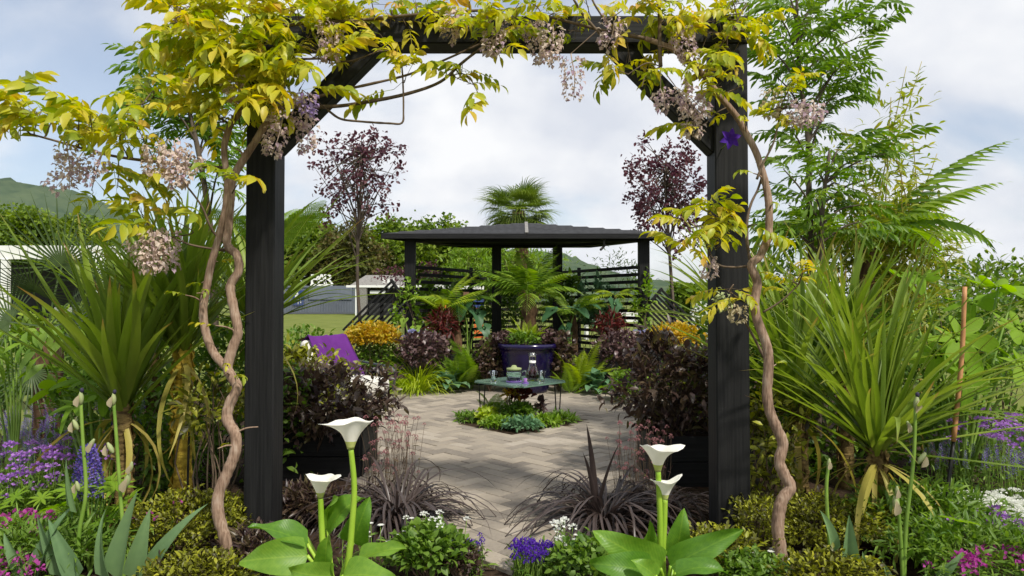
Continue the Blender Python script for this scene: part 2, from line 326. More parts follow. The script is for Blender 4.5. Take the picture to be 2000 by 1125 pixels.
M_ = dict(
 black=plain('black_paint', (0.005, 0.005, 0.0055), (0.017, 0.017, 0.017), 0.6, 5, 0.12, stretch=(14, 0.5, 14), spec=0.22),
 felt=plain('roof_shingle', (0.03, 0.031, 0.034), (0.06, 0.061, 0.066), 0.75, 14, 0.3),
 soil=plain('soil', (0.022, 0.014, 0.009), (0.06, 0.038, 0.024), 0.95, 30, 0.9, spec=0.1),
 lawn=plain('lawn', (0.10, 0.13, 0.022), (0.17, 0.19, 0.045), 0.9, 0.9, 0.3, spec=0.1, detail=10),
 brick=paver('paver'),
 sand=plain('joint_sand', (0.15, 0.12, 0.085), (0.21, 0.17, 0.12), 0.95, 60, 0.4, spec=0.1),
 vine=oldbark('vine_bark', (0.12, 0.075, 0.05), (0.27, 0.18, 0.125), (0.38, 0.29, 0.22)),
 twig=plain('twig_bark', (0.09, 0.065, 0.045), (0.17, 0.12, 0.08), 0.8, 20, 0.3, spec=0.2),
 bark=plain('tree_bark', (0.06, 0.045, 0.033), (0.14, 0.11, 0.085), 0.9, 14, 0.6, stretch=(1, 1, 0.3), spec=0.15),
 palmbark=plain('palm_fibre', (0.05, 0.03, 0.018), (0.17, 0.10, 0.055), 0.95, 25, 0.9, stretch=(1, 1, 0.4), spec=0.1),
 cordbrown=plain('cordyline_brown', (0.07, 0.045, 0.02), (0.24, 0.17, 0.06), 0.85, 22, 0.8, stretch=(1, 1, 2.5), spec=0.1),
 cordtrunk=plain('cordyline_trunk', (0.30, 0.19, 0.025), (0.66, 0.48, 0.06), 0.7, 18, 0.6, stretch=(1, 1, 2.5), spec=0.2),
 stemgreen=plain('green_stem', (0.13, 0.24, 0.03), (0.24, 0.36, 0.06), 0.45, 9, 0.1),
 callastem=plain('calla_stem', (0.20, 0.36, 0.02), (0.32, 0.47, 0.05), 0.4, 6, 0.1),
 cane=plain('bamboo_cane', (0.40, 0.18, 0.07), (0.55, 0.28, 0.12), 0.6, 12, 0.2),
 white=plain('white_paint', (0.72, 0.72, 0.70), (0.8, 0.8, 0.78), 0.5, 4),
 cream=plain('cream_weave', (0.55, 0.53, 0.47), (0.68, 0.66, 0.60), 0.75, 60, 0.3),
 purple=plain('purple_throw', (0.085, 0.018, 0.14), (0.12, 0.028, 0.19), 0.9, 6, 0.1, spec=0.1),
 tube=plain('grey_metal', (0.06, 0.085, 0.085), (0.09, 0.12, 0.12), 0.4, 9, metal=0.6),
 iron=plain('dark_rod', (0.03, 0.03, 0.03), (0.05, 0.045, 0.04), 0.45, 9, metal=0.7),
 cobalt=plain('cobalt_glaze', (0.005, 0.002, 0.026), (0.010, 0.005, 0.055), 0.18, 5, 0.05, spec=0.5),
 steel=plain('container_steel', (0.115, 0.135, 0.17), (0.15, 0.17, 0.205), 0.6, 2),
 steeldk=plain('railing_steel', (0.09, 0.10, 0.12), (0.11, 0.12, 0.14), 0.6, 2),
 bluep=plain('blue_poster', (0.02, 0.045, 0.16), (0.03, 0.06, 0.2), 0.6, 3),
 orange=plain('orange_banner', (0.55, 0.11, 0.02), (0.62, 0.16, 0.03), 0.6, 3),
 brown=plain('brown_board', (0.13, 0.07, 0.04), (0.2, 0.11, 0.06), 0.7, 6, stretch=(1, 8, 8)),
 stone=plain('grey_stone', (0.16, 0.15, 0.14), (0.26, 0.25, 0.23), 0.85, 8, 0.4),
 darkroom=plain('dark_board', (0.02, 0.02, 0.022), (0.035, 0.035, 0.035), 0.8, 4),
 hill=plain('hill_wood', (0.04, 0.068, 0.04), (0.085, 0.115, 0.06), 1.0, 0.02, spec=0.0, detail=12),
 wine=plain('red_drink', (0.03, 0.004, 0.008), (0.05, 0.006, 0.01), 0.1, 4),
 glass=glass('clear_glass', (0.97, 0.98, 0.98)),
 tglass=tinted('green_glass', (0.22, 0.36, 0.28), 0.12, 0.45),
 violetglass=plain('violet_mat', (0.14, 0.08, 0.33), (0.2, 0.12, 0.42), 0.5, 6),
 # leaves
 wist=leaf('wisteria_leaf', [(0.12, 0.19, 0.02), (0.29, 0.35, 0.03), (0.46, 0.45, 0.035), (0.55, 0.46, 0.045), (0.56, 0.33, 0.07)], 0.42, vein=0.25),
 wistfl=leaf('wisteria_flower', [(0.42, 0.30, 0.38), (0.56, 0.45, 0.43), (0.66, 0.56, 0.48), (0.46, 0.35, 0.28)], 0.3, 0.7, 0.1),
 wistvi=leaf('wisteria_violet', [(0.26, 0.17, 0.42), (0.42, 0.33, 0.55)], 0.3, 0.7, 0.1),
 cord=leaf('cordyline_blade', [(0.085, 0.15, 0.02), (0.18, 0.26, 0.032), (0.31, 0.37, 0.065)], 0.35, 0.42, 0.35, tip=True),
 cordy=leaf('cordyline_dry', [(0.30, 0.30, 0.05), (0.42, 0.36, 0.08), (0.40, 0.29, 0.10)], 0.3, 0.5),
 palm=leaf('palm_fan', [(0.05, 0.10, 0.014), (0.13, 0.20, 0.025), (0.25, 0.31, 0.05)], 0.25, 0.4),
 fanpalm=leaf('dark_fan', [(0.03, 0.055, 0.018), (0.07, 0.11, 0.03)], 0.2, 0.4),
 fern=leaf('fern_frond', [(0.07, 0.14, 0.014), (0.17, 0.28, 0.024), (0.26, 0.36, 0.04)], 0.4, 0.5),
 limefern=leaf('lime_fern', [(0.20, 0.30, 0.015), (0.34, 0.42, 0.03)], 0.4, 0.5),
 pinn=leaf('pinnate_leaf', [(0.06, 0.13, 0.014), (0.13, 0.23, 0.022), (0.24, 0.33, 0.04)], 0.35, 0.45),
 bamboo=leaf('bamboo_leaf', [(0.14, 0.20, 0.02), (0.26, 0.30, 0.035), (0.38, 0.35, 0.05)], 0.4, 0.45),
 bigleaf=leaf('big_leaf', [(0.10, 0.22, 0.016), (0.19, 0.33, 0.025), (0.26, 0.38, 0.04)], 0.45, 0.6, 0.15, ribs=34),
 calla=leaf('calla_leaf', [(0.06, 0.16, 0.02), (0.12, 0.26, 0.025), (0.22, 0.37, 0.04)], 0.35, 0.42, 0.4, vein=0.35, ribs=60),
 spathe=leaf('calla_spathe', [(0.80, 0.79, 0.72), (0.84, 0.83, 0.78)], 0.25, 0.5, 0.2),
 iris=leaf('iris_leaf', [(0.11, 0.20, 0.09), (0.17, 0.28, 0.12), (0.22, 0.34, 0.14)], 0.25, 0.5, vein=0.25),
 pod=leaf('seed_pod', [(0.30, 0.36, 0.16), (0.42, 0.46, 0.22)], 0.2, 0.6),
 papery=leaf('papery_sheath', [(0.42, 0.36, 0.22), (0.5, 0.42, 0.28)], 0.3, 0.7),
 darkbud=plain('withered_bud', (0.015, 0.013, 0.03), (0.04, 0.03, 0.07), 0.8, 30),
 glauc=leaf('hosta_leaf', [(0.05, 0.13, 0.06), (0.10, 0.21, 0.10), (0.19, 0.30, 0.15)], 0.25, 0.45, ribs=40),
 coloc=leaf('taro_leaf', [(0.035, 0.105, 0.045), (0.075, 0.17, 0.07)], 0.25, 0.4, ribs=26),
 lime=leaf('lime_grass', [(0.19, 0.30, 0.015), (0.33, 0.42, 0.03), (0.42, 0.46, 0.05)], 0.4, 0.5),
 orangel=leaf('amber_leaf', [(0.26, 0.25, 0.02), (0.48, 0.34, 0.025), (0.52, 0.26, 0.025)], 0.35, 0.5),
 dark=leaf('dark_leaf', [(0.022, 0.012, 0.014), (0.05, 0.028, 0.026), (0.09, 0.06, 0.035), (0.16, 0.15, 0.045)], 0.25, 0.38, 0.45),
 heuch=leaf('heuchera_leaf', [(0.035, 0.018, 0.022), (0.10, 0.055, 0.055), (0.22, 0.15, 0.13)], 0.2, 0.4, 0.5),
 redl=leaf('red_leaf', [(0.06, 0.012, 0.012), (0.16, 0.03, 0.025)], 0.3, 0.5),
 plum=leaf('plum_leaf', [(0.05, 0.016, 0.03), (0.10, 0.035, 0.05), (0.17, 0.07, 0.075)], 0.35, 0.45),
 dgrass=leaf('dark_grass', [(0.028, 0.020, 0.018), (0.06, 0.043, 0.038), (0.11, 0.08, 0.07)], 0.2, 0.38, 0.5),
 euon=leaf('golden_shrub', [(0.03, 0.022, 0.011), (0.09, 0.09, 0.014), (0.25, 0.27, 0.02), (0.44, 0.43, 0.04)], 0.3, 0.45),
 green=leaf('green_leaf', [(0.05, 0.12, 0.015), (0.12, 0.21, 0.025), (0.20, 0.31, 0.04)], 0.35, 0.5),
 greeny=leaf('light_green_leaf', [(0.10, 0.20, 0.02), (0.19, 0.31, 0.03), (0.26, 0.36, 0.05)], 0.35, 0.5),
 tree=leaf('tree_leaf', [(0.05, 0.10, 0.011), (0.13, 0.20, 0.018), (0.23, 0.30, 0.03)], 0.3, 0.55, 0.2),
 treeb=leaf('tree_leaf_bronze', [(0.05, 0.06, 0.014), (0.10, 0.11, 0.022), (0.14, 0.09, 0.04)], 0.3, 0.55, 0.2),
 lav=leaf('lavender_flower', [(0.14, 0.10, 0.38), (0.26, 0.20, 0.52), (0.42, 0.36, 0.62)], 0.3, 0.7, 0.1),
 mauve=leaf('mauve_flower', [(0.33, 0.14, 0.50), (0.48, 0.26, 0.62)], 0.3, 0.7, 0.1),
 magenta=leaf('magenta_flower', [(0.40, 0.05, 0.30), (0.58, 0.13, 0.44)], 0.3, 0.7, 0.1),
 violet=leaf('violet_flower', [(0.06, 0.02, 0.28), (0.14, 0.05, 0.42)], 0.3, 0.7, 0.1),
 pink=leaf('pink_flower', [(0.32, 0.14, 0.15), (0.48, 0.25, 0.25)], 0.3, 0.7, 0.1),
 paleblue=leaf('pale_blue_flower', [(0.24, 0.25, 0.48), (0.40, 0.40, 0.60)], 0.3, 0.7, 0.1),
 whitefl=leaf('white_flower', [(0.72, 0.73, 0.68), (0.8, 0.8, 0.76)], 0.3, 0.7, 0.1),
 yellow=leaf('yellow_centre', [(0.55, 0.40, 0.02), (0.62, 0.5, 0.05)], 0.1, 0.8, 0.1),
)
# ------------------------------------------------------------------ leaf shapes (base at origin, growing along +Y, upper side +Z)
def strip(g, path, half, fold=0.12, tint=0.5, side=None):
    """folded strap along path (n,3) with half widths (n)"""
    n = len(path); tg = nrm(np.gradient(path, axis=0))
    sx = np.array([1.0, 0, 0]) if side is None else np.asarray(side, float)
    V = []
    for i in range(n):
        x = sx - tg[i] * np.dot(sx, tg[i]); x = x / (np.linalg.norm(x) + 1e-9); z = np.cross(x, tg[i]); h = half[i]
        V += [path[i] - x * h + z * h * fold * 2, path[i], path[i] + x * h + z * h * fold * 2]
    F = []
    for i in range(n - 1):
        a, b = i * 3, (i + 1) * 3
        if half[i + 1] < 1e-6: F += [(a, a + 1, b + 1), (a + 1, a + 2, b + 1)]
        elif half[i] < 1e-6: F += [(a + 1, b + 1, b), (a + 1, b + 2, b + 1)]
        else: F += [(a, a + 1, b + 1, b), (a + 1, a + 2, b + 2, b + 1)]
    g.add(V, F, tint)
def arc(L, n, droop, power=1.6, kick=0.0, side=0.0):
    """path in the YZ plane, bending down by `droop` radians in all"""
    t = np.linspace(0, 1, n + 1); a = kick - droop * t ** power; ds = L / n
    am = (a[1:] + a[:-1]) / 2
    y = np.concatenate([[0], np.cumsum(np.cos(am) * ds)]); z = np.concatenate([[0], np.cumsum(np.sin(am) * ds)])
    return np.stack([side * t * t * L, y, z], 1)
def leaflet_t(L=1.0, Wd=0.4, fold=0.15, droop=0.5, seg=4, p=0.8, wave=0.0):
    g = G(); t = np.linspace(0, 1, seg + 1); h = Wd / 2 * np.sin(math.pi * t ** p); h[0] = h[-1] = 0
    pa = arc(L, seg, droop); strip(g, pa, h, fold); return g
def blade_t(L=1.0, Wd=0.05, droop=0.6, seg=8, power=2.0, fold=0.2, side=0.0, p0=0.6, kink=None):
    g = G(); t = np.linspace(0, 1, seg + 1)
    h = Wd / 2 * np.minimum(1, p0 + t * 2.2) * (1 - t ** 2.2) ** 0.8; h[-1] = 0
    pa = arc(L, seg, droop, power, side=side)
    if kink: 
        k = int(seg * kink); d = pa[k + 1:] - pa[k]; c, s = math.cos(-1.3), math.sin(-1.3)
        pa[k + 1:, 1] = pa[k, 1] + d[:, 1] * c - d[:, 2] * s; pa[k + 1:, 2] = pa[k, 2] + d[:, 1] * s + d[:, 2] * c
    strip(g, pa, h, fold); return g
def pinnate_t(pairs=6, L=0.25, leafL=0.08, leafW=0.032, droop=0.8, rng=None, ang=62, term=True, tip=0.75, hang=0.35, seg=3, start=0.2):
    rng = rng or np.random.default_rng(1); g = G(); pa = arc(L, 10, droop)
    strip(g, pa, np.linspace(0.0022, 0.0008, 11) * max(1, L / 0.25), 0.0, 0.35)
    tg = nrm(np.gradient(pa, axis=0))
    lt = [leaflet_t(1, leafW / leafL, 0.2, q, seg) for q in (0.3, 0.7, 1.1)]
    for i in range(pairs + (1 if term else 0)):
        f = start + (1 - start) * i / pairs; k = min(10, f * 10); i0 = int(min(9, k)); q = pa[i0] + (pa[i0 + 1] - pa[i0]) * (k - i0); d = tg[int(round(k))]
        s = leafL * (tip + (1 - tip) * math.sin(math.pi * min(1, 0.15 + 0.85 * (1 - f) + 0.2))) * rng.uniform(0.85, 1.1)
        for sg in ((-1, 1) if i < pairs else (0,)):
            a = R(ang + rng.normal(0, 7)); x = np.array([sg, 0, 0.0])
            dd = d * math.cos(a if sg else 0) + x * math.sin(a) + np.array([0, 0, -hang * rng.uniform(0.3, 1.4)]) * (1 if sg else 0.4)
            M = frames([q], [dd], s, np.array([rng.normal(0, 0.3)]))[0]
            g.put(lt[rng.integers(3)], M, rng.uniform(0.3, 0.7))
    return g
def frond_t(L=1.0, n=22, wid=0.34, droop=0.9, bip=False, rng=None, tint=(0.35, 0.65), pw=1.0, hang=0.15):
    rng = rng or np.random.default_rng(2); g = G(); pa = arc(L, 16, droop, 1.5)
    strip(g, pa, np.linspace(0.006, 0.0012, 17) * L, 0.0, 0.3); tg = nrm(np.gradient(pa, axis=0))
    if bip:
        pin = G(); strip(pin, arc(1, 4, 0.35), np.array([.008, .008, .006, .004, 0]), 0, 0.4)
        for j in range(11):
            f = 0.04 + 0.94 * j / 11; s = 0.16 * math.sin(math.pi * (0.12 + 0.86 * f) ** 0.8) + 0.02
            for sg in (-1, 1): pin.add([(0, f, -0.16 * f * f), (sg * s * 0.9, f + s * 0.55, -0.17 * f * f - 0.02), (sg * s * 0.25, f + 0.085, -0.16 * f * f)], [(0, 1, 2) if sg > 0 else (0, 2, 1)], 0.5)
    else: pin = leaflet_t(1, 0.17, 0.12, 0.5, 3, 0.55)
    for i in range(n):
        f = 0.12 + 0.88 * i / n; k = f * 16; i0 = int(min(15, k)); q = pa[i0] + (pa[i0 + 1] - pa[i0]) * (k - i0); d = tg[i0]
        s = L * wid * math.sin(math.pi * (0.1 + 0.88 * f ** 0.9)) * rng.uniform(0.9, 1.08)
        for sg in (-1, 1):
            a = R(72 - 24 * f); dd = d * math.cos(a) + np.array([sg * math.sin(a), 0, -hang])
            g.put(pin, frames([q], [dd], s, np.array([rng.normal(0, 0.15)]))[0], rng.uniform(*tint))
    g.put(leaflet_t(1, 0.2, 0.1, 0.3, 2), frames([pa[-1]], [tg[-1]], L * 0.05)[0], 0.5)
    return g
def fan_t(n=30, L=0.5, spread=115, petiole=0.45, droop=0.7, rng=None, split=0.35):
    rng = rng or np.random.default_rng(3); g = G()
    pa = arc(petiole, 5, 0.25); strip(g, pa, np.full(6, 0.008), 0.1, 0.6); c = pa[-1]
    for i in range(n):
        a = R(-spread + 2 * spread * i / (n - 1)) ; l = L * (0.78 + 0.22 * math.cos(a * 0.8)) * rng.uniform(0.92, 1.05)
        p = arc(l, 6, droop * rng.uniform(0.6, 1.5), 2.4)
        ca, sa = math.cos(a), math.sin(a); q = np.stack([p[:, 1] * sa, p[:, 1] * ca, p[:, 2] + 0.1 * np.abs(sa) * p[:, 1]], 1) + c
        t = np.linspace(0, 1, 7); w = l * math.pi * spread / 180 / n * np.minimum(t, split) * 1.05 * np.minimum(1, (1 - t) / (1 - split)) ; w[0] = 0.001; w[-1] = 0
        strip(g, q, w, 0.25, rng.uniform(0.3, 0.7), side=(ca, -sa, 0))
    return g
def polar_t(outline, rings=4, na=32, cup=0.12, wave=0.03, droop=0.4, wn_=5, joint=(0, 0.0), tint=0.5, seed=0):
    """leaf blade from an outline r(theta); theta = 0 along +Y, petiole joint at origin"""
    g = G(); V = [(0, 0, 0)]; ph = seed * 1.7
    for k in range(1, rings + 1):
        for i in range(na):
            a = 2 * math.pi * i / na; r = outline(a) * k / rings; x, y = r * math.sin(a), r * math.cos(a)
            z = cup * abs(x) - droop * (max(0, y)) ** 2 + wave * (k / rings) ** 2 * math.sin(wn_ * a + ph) + (-0.25 * droop * y * y if y < 0 else 0)
            V.append((x, y, z))
    F = [(0, 1 + (i + 1) % na, 1 + i) for i in range(na)]
    for k in range(rings - 1):
        b = 1 + k * na; F += [(b + i, b + (i + 1) % na, b + na + (i + 1) % na, b + na + i) for i in range(na)]
    F = [f[::-1] if len(f) == 4 else f for f in F]
    g.add(V, F, tint); return g
def heart(w=0.72, lobe=0.45):
    def f(a):
        a = (a + math.pi) % (2 * math.pi) - math.pi; b = abs(a)
        r = (1.0 - b / math.pi) ** 1.3 * 0.62 + 0.38 * math.exp(-(b / 0.45) ** 2) + w * 0.55 * math.exp(-((b - 1.75) / 0.75) ** 2) + lobe * 0.7 * math.exp(-((b - 2.6) / 0.35) ** 2)
        return r * (1 - 0.85 * math.exp(-((b - math.pi) / 0.16) ** 2))
    return f
def palmate(n=7, depth=0.45):
    def f(a):
        a = (a + math.pi) % (2 * math.pi) - math.pi; b = abs(a)
        base = 1.0 - 0.35 * b / math.pi
        l = (0.5 + 0.5 * math.cos(a * n)) ** 0.7
        return base * (1 - depth + depth * l) * (1 - 0.8 * math.exp(-((b - math.pi) / 0.2) ** 2))
    return f
def broad_t(L=1.0, Wd=0.45, droop=0.5, fold=0.15, wave=0.03, rows=9, p=0.75, tip=1.0, twist=0.0, seed=0, base=0.0, tint=0.5, kick=0.0):
    """broad blade of 5 points across with wavy edges"""
    g = G(); pa = arc(L, rows, droop, 1.6, kick); V = []; tg = nrm(np.gradient(pa, axis=0))
    for i in range(rows + 1):
        t = i / rows; h = Wd / 2 * (math.sin(math.pi * (base + (1 - base) * t ** p)) ** tip if 0 < t < 1 else (base * 0.8 if t == 0 else 0)); z = np.cross([1, 0, 0], tg[i]); tw = twist * t
        for u in (-1, -0.5, 0, 0.5, 1):
            off = fold * abs(u) * h * 2 + wave * u * u * math.sin(9 * t + 2 * u + seed * 1.3) * L * (0.3 + t) * (1 if 0 < t < 1 else 0)
            x = np.array([math.cos(tw), 0, 0]) + z * math.sin(tw)
            V.append(pa[i] + x * u * h + z * off)
    F = [(i * 5 + j, i * 5 + j + 1, (i + 1) * 5 + j + 1, (i + 1) * 5 + j) for i in range(rows) for j in range(4)]
    g.add(V, F, tint); return g
def ball_t(n=26, r=1.0, petal=0.55, seed=1, flat_=1.0, seg=2, up=-0.3):
    """rounded head of small petals"""
    rng = np.random.default_rng(seed); g = G(); d = rnd_dirs(rng, n, up, 1.0); lt = leaflet_t(1, 0.75, 0.1, 0.6, seg)
    for v in d:
        M = frames([v * r * 0.55 * np.array([1, 1, flat_])], [v + rnd_dirs(rng, 1)[0] * 0.7], petal * r * rng.uniform(0.7, 1.2), np.array([rng.uniform(0, 6)]))[0]; g.put(lt, M, rng.uniform(0.1, 0.9))
    return g
def raceme_t(L=0.25, r=0.045, n=150, seed=1, taper=0.5):
    """drooping wisteria flower cluster, hanging along -Z"""
    rng = np.random.default_rng(seed); g = G()
    tube(g, [(0, 0, 0), (0.01, 0, -L * 0.5), (0, 0.01, -L)], 0.003, 0.0015, 4, 3, 0.9)
    pt = leaflet_t(1, 0.7, 0.25, 1.2, 2); 
    for i in range(n):
        f = rng.uniform(0.03, 1); a = rng.uniform(0, 6.28); rr = r * (1 - taper * f ** 1.5) * rng.uniform(0.5, 1.05)
        q = np.array([rr * math.cos(a), rr * math.sin(a), -L * f]); d = np.array([math.cos(a), math.sin(a), rng.uniform(-1.2, 0.5)])
        g.put(pt, frames([q], [d], rng.uniform(0.016, 0.030), np.array([rng.uniform(-1, 1)]))[0], rng.uniform(0.0, 1.0))
    return g
LT = dict(
  round=[leaflet_t(1, 0.62, 0.12, q, 3) for q in (0.3, 0.8)],
  oval=[leaflet_t(1, 0.42, 0.15, q, 3) for q in (0.3, 0.7, 1.1)],
  lance=[leaflet_t(1, 0.2, 0.15, q, 3, 0.7) for q in (0.2, 0.7, 1.2)],
  card=[leaflet_t(1, 0.8, 0.1, 0.7, 2)],
)

# ------------------------------------------------------------------ plant builders
def stems_mesh(base, tips, r0, r1, mat, rng, sides=4, bow=0.12):
    g = G(); b = np.array(base, float)
    for t in tips:
        t = np.array(t, float); m = (b + t) / 2 + rng.normal(0, bow, 3) * np.linalg.norm(t - b) * np.array([1, 1, 0.3])
        tube(g, [b + rng.normal(0, 0.01, 3) * [1, 1, 0], m, t], r0, r1, sides, 3, cap=False)
    return g.mesh('stem', mat)
def shrub(name, label, cat, base, ctr, rad, n, tmpl, size, mat, stem='twig', seed=1, ind=0, group=None, clumps=0, clump_r=0.3, out=0.6, up=0.35, lift=0.0, tipt=0.35, zlo=-0.9, base_r=0.004, leafname='leaf', nstem=14, M=None):
    """leafy plant: leaves round an ellipsoid (denser towards its skin or in clumps), stems rising from base"""
    rng = np.random.default_rng(seed); t = thing(name, label, cat, base, group)
    c = np.array(ctr, float); rad = np.array(rad, float)
    if clumps:
        cd = rnd_dirs(rng, clumps, zlo, 1) * (rng.uniform(0.25, 1, (clumps, 1)) ** 0.6); k = rng.integers(clumps, size=n)
        q = cd[k] + rng.normal(0, clump_r, (n, 3)) * 0.6
    else:
        q = rnd_dirs(rng, n, zlo, 1) * (rng.uniform(0.05, 1, (n, 1)) ** 0.45) * (1 + rng.normal(0, 0.08, (n, 1))); cd = rnd_dirs(rng, nstem, -0.2, 1) * 0.7
    p = c + q * rad
    p[:, 2] = np.maximum(p[:, 2], 0.015)
    d = nrm(q) * out + rnd_dirs(rng, n) * 0.8 + np.array([0, 0, up])
    s = size * rng.uniform(0.65, 1.25, n); Ms = frames(p, d, s, rng.normal(0, 0.6, n))
    h = np.clip(0.5 + 0.0 * q[:, 2] + rng.normal(0, 0.22, n), 0, 1)
    tips = c + cd[:nstem] * rad * 0.8
    part('stem', stems_mesh(base, tips, base_r * 1.6, base_r * 0.5, M_[stem], rng), t, kind='stuff')
    order = np.argsort(p[:, 1]); ii, rest = order[:ind], order[ind:]
    if ind:
        mv = [g.mesh(leafname, mat) for g in tmpl]
        for j in ii: part(leafname, mv[j % len(mv)], t, Ms[j])
    if len(rest): part('foliage', scatter('foliage', tmpl, Ms[rest], h[rest], mat, which=rest % len(tmpl)), t, kind='stuff')
    return t
def blades(name, label, cat, base, n, L, Wd, mat, seed=1, elev=(20, 85), droops=(0.3, 0.8, 1.4), top=0.0, trunk=None, dead=0, deadmat=None, lean=(0, 0, 0), group=None, rad=0.03, ind=300, fold=0.2, power=2.0, extra=None, side=0.15, trunk_r=0.045, leafname='blade', az=None):
    rng = np.random.default_rng(seed); t = thing(name, label, cat, base, group); b = np.array(base, float); crown = b + np.array([lean[0], lean[1], top])
    if trunk:
        g = G(); tube(g, [b - [0, 0, 0.02], (b + crown) / 2 + np.array([0.01, 0, 0]), crown + [0, 0, 0.03]], trunk_r, trunk_r * 0.8, 12, 8, rng=rng, knob=0.07); part('trunk', g.mesh('trunk', M_[trunk]), t)
        # old leaf bases ring the trunk
        g2 = G(); k = int(30 * top / 0.3) + 8
        lb = leaflet_t(1, 0.55, 0.3, 0.3, 2)
        for i in range(k):
            f = rng.uniform(0.05, 1); a = rng.uniform(0, 6.28); q = b * (1 - f) + crown * f + trunk_r * 0.85 * np.array([math.cos(a), math.sin(a), 0])
            g2.put(lb, frames([q], [[0.12 * math.cos(a), 0.12 * math.sin(a), 1]], 0.08 * rng.uniform(0.7, 1.2), up=(math.cos(a), math.sin(a), 0))[0], rng.uniform(0, 1))
        part('leaf_base', g2.mesh('leaf_base', M_[trunk]), t, kind='stuff')
    tm = [blade_t(1, Wd / L, q, 9, power, fold, s) for q in droops for s in (-side, side)]
    mv = [g.mesh(leafname, mat) for g in tm]
    Ms, wh = [], []
    for i in range(n):
        a = rng.uniform(0, 6.28) if az is None else rng.uniform(*az); e = R(elev[0] + (elev[1] - elev[0]) * rng.uniform() ** 0.8)
        d = np.array([math.cos(a) * math.cos(e), math.sin(a) * math.cos(e), math.sin(e)]); p = crown + rad * np.array([math.cos(a), math.sin(a), 0]) * rng.uniform(0.2, 1) + [0, 0, rng.uniform(-0.03, 0.05)]
        Ms.append(frames([p], [d], L * rng.uniform(0.7, 1.08))[0]); wh.append(rng.integers(len(tm)))
    if extra:
        for dx, dy, dz, l in extra: Ms.append(frames([crown], [[dx, dy, dz]], l)[0]); wh.append(rng.integers(2))
    order = sorted(range(len(Ms)), key=lambda i: Ms[i][1, 3] + 0.5 * Ms[i][1, 1])
    for i in order[:ind]: part(leafname, mv[wh[i]], t, Ms[i])
    rest = order[ind:]
    if rest: part('foliage', scatter('foliage', tm, np.array(Ms)[rest], rng.uniform(0.2, 0.8, len(rest)), mat, which=np.array(wh)[rest]), t, kind='stuff')
    if dead:
        dm = [blade_t(1, Wd / L, q, 9, 1.2, 0.1, s).mesh('dry_blade', deadmat) for q in (1.6, 2.2) for s in (-0.1, 0.2)]
        for i in range(dead):
            a = rng.uniform(0, 6.28); d = np.array([math.cos(a), math.sin(a), rng.uniform(-1.1, 0.05)]); p = crown - [0, 0, 0.05]
            part('dry_blade', dm[i % 4], t, frames([p], [d], L * rng.uniform(0.55, 0.85))[0])
    return t
def fern(name, label, base, n, L, mat, tm, seed=1, elev=(35, 80), top=0.0, trunk=None, trunk_r=0.07, group=None, az=None, cat='fern', aim=None):
    rng = np.random.default_rng(seed); t = thing(name, label, cat, base, group); b = np.array(base, float); c = b + [0, 0, top]
    if trunk:
        g = G(); tube(g, [b, b * 0.5 + c * 0.5 + [0.02, 0, 0], c], trunk_r, trunk_r * 0.85, 10, 8, rng=rng, knob=0.12); part('trunk', g.mesh('trunk', M_[trunk]), t)
    mv = [g.mesh('frond', mat) for g in tm]
    for i in range(n):
        a = 2.4 * i + rng.normal(0, 0.25) if az is None else rng.uniform(*az); e = R(rng.uniform(*elev)); d = np.array([math.cos(a) * math.cos(e), math.sin(a) * math.cos(e), math.sin(e)])
        part('frond', mv[i % len(mv)], t, frames([c + 0.02 * d], [d], L * rng.uniform(0.75, 1.1))[0])
    for d, l in (aim or []): part('frond', mv[0], t, frames([c], [d], l)[0])
    return t
def tree(name, label, base, h, crown, n, size, mat, seed=1, tm=None, clumps=40, trunk_r=0.1, bark='bark', group=None, clump_r=0.28, zlo=-0.7, limbs=16, cat='tree', ind=0, leafs=None, first=0.35, up=0.2):
    """tapered trunk, limbs reaching into clumps of leaves"""
    rng = np.random.default_rng(seed); t = thing(name, label, cat, base, group); b = np.array(base, float); c = np.array(crown[0], float); rad = np.array(crown[1], float)
    top = c + [0, 0, rad[2] * 0.55]
    g = G(); mid = b * 0.5 + c * 0.5 + rng.normal(0, 0.02, 3) * h * [1, 1, 0]
    p = tube(g, [b, mid, c, top], trunk_r, trunk_r * 0.25, 9, 6, rng=rng, knob=0.05); part('trunk', g.mesh('trunk', M_[bark]), t)
    cd = rnd_dirs(rng, clumps, zlo, 1) * (rng.uniform(0.15, 1, (clumps, 1)) ** 0.5); cc = c + cd * rad
    lg = G()
    for i in range(min(limbs, clumps)):
        k = int(len(p) * rng.uniform(first, 0.95)); s = p[min(k, len(p) - 1)]
        tube(lg, [s, (s + cc[i]) / 2 + [0, 0, 0.06 * np.linalg.norm(cc[i] - s)], cc[i]], trunk_r * 0.35, trunk_r * 0.08, 5, 4, cap=False)
    part('limb', lg.mesh('limb', M_[bark]), t, kind='stuff')
    k = rng.integers(clumps, size=n); q = cc[k] + rng.normal(0, clump_r, (n, 3)) * rad * 0.5
    d = rnd_dirs(rng, n) + nrm(q - c) * 0.4 + [0, 0, up]; Ms = frames(q, d, size * rng.uniform(0.6, 1.3, n), rng.normal(0, 0.8, n)); tm = tm or LT['card']
    ct = rng.uniform(0.2, 0.8, clumps); tint = np.clip(ct[k] + rng.normal(0, 0.15, n), 0, 1)
    order = np.argsort(q[:, 1]); ii, rest = order[:ind], order[ind:]
    if ind:
        mv = [x.mesh('leaf', mat) for x in tm]
        for j in ii: part('leaf', mv[j % len(mv)], t, Ms[j])
    if len(rest): part('crown', scatter('crown', tm, Ms[rest], tint[rest], mat, which=rest % len(tm)), t, kind='stuff')
    return t
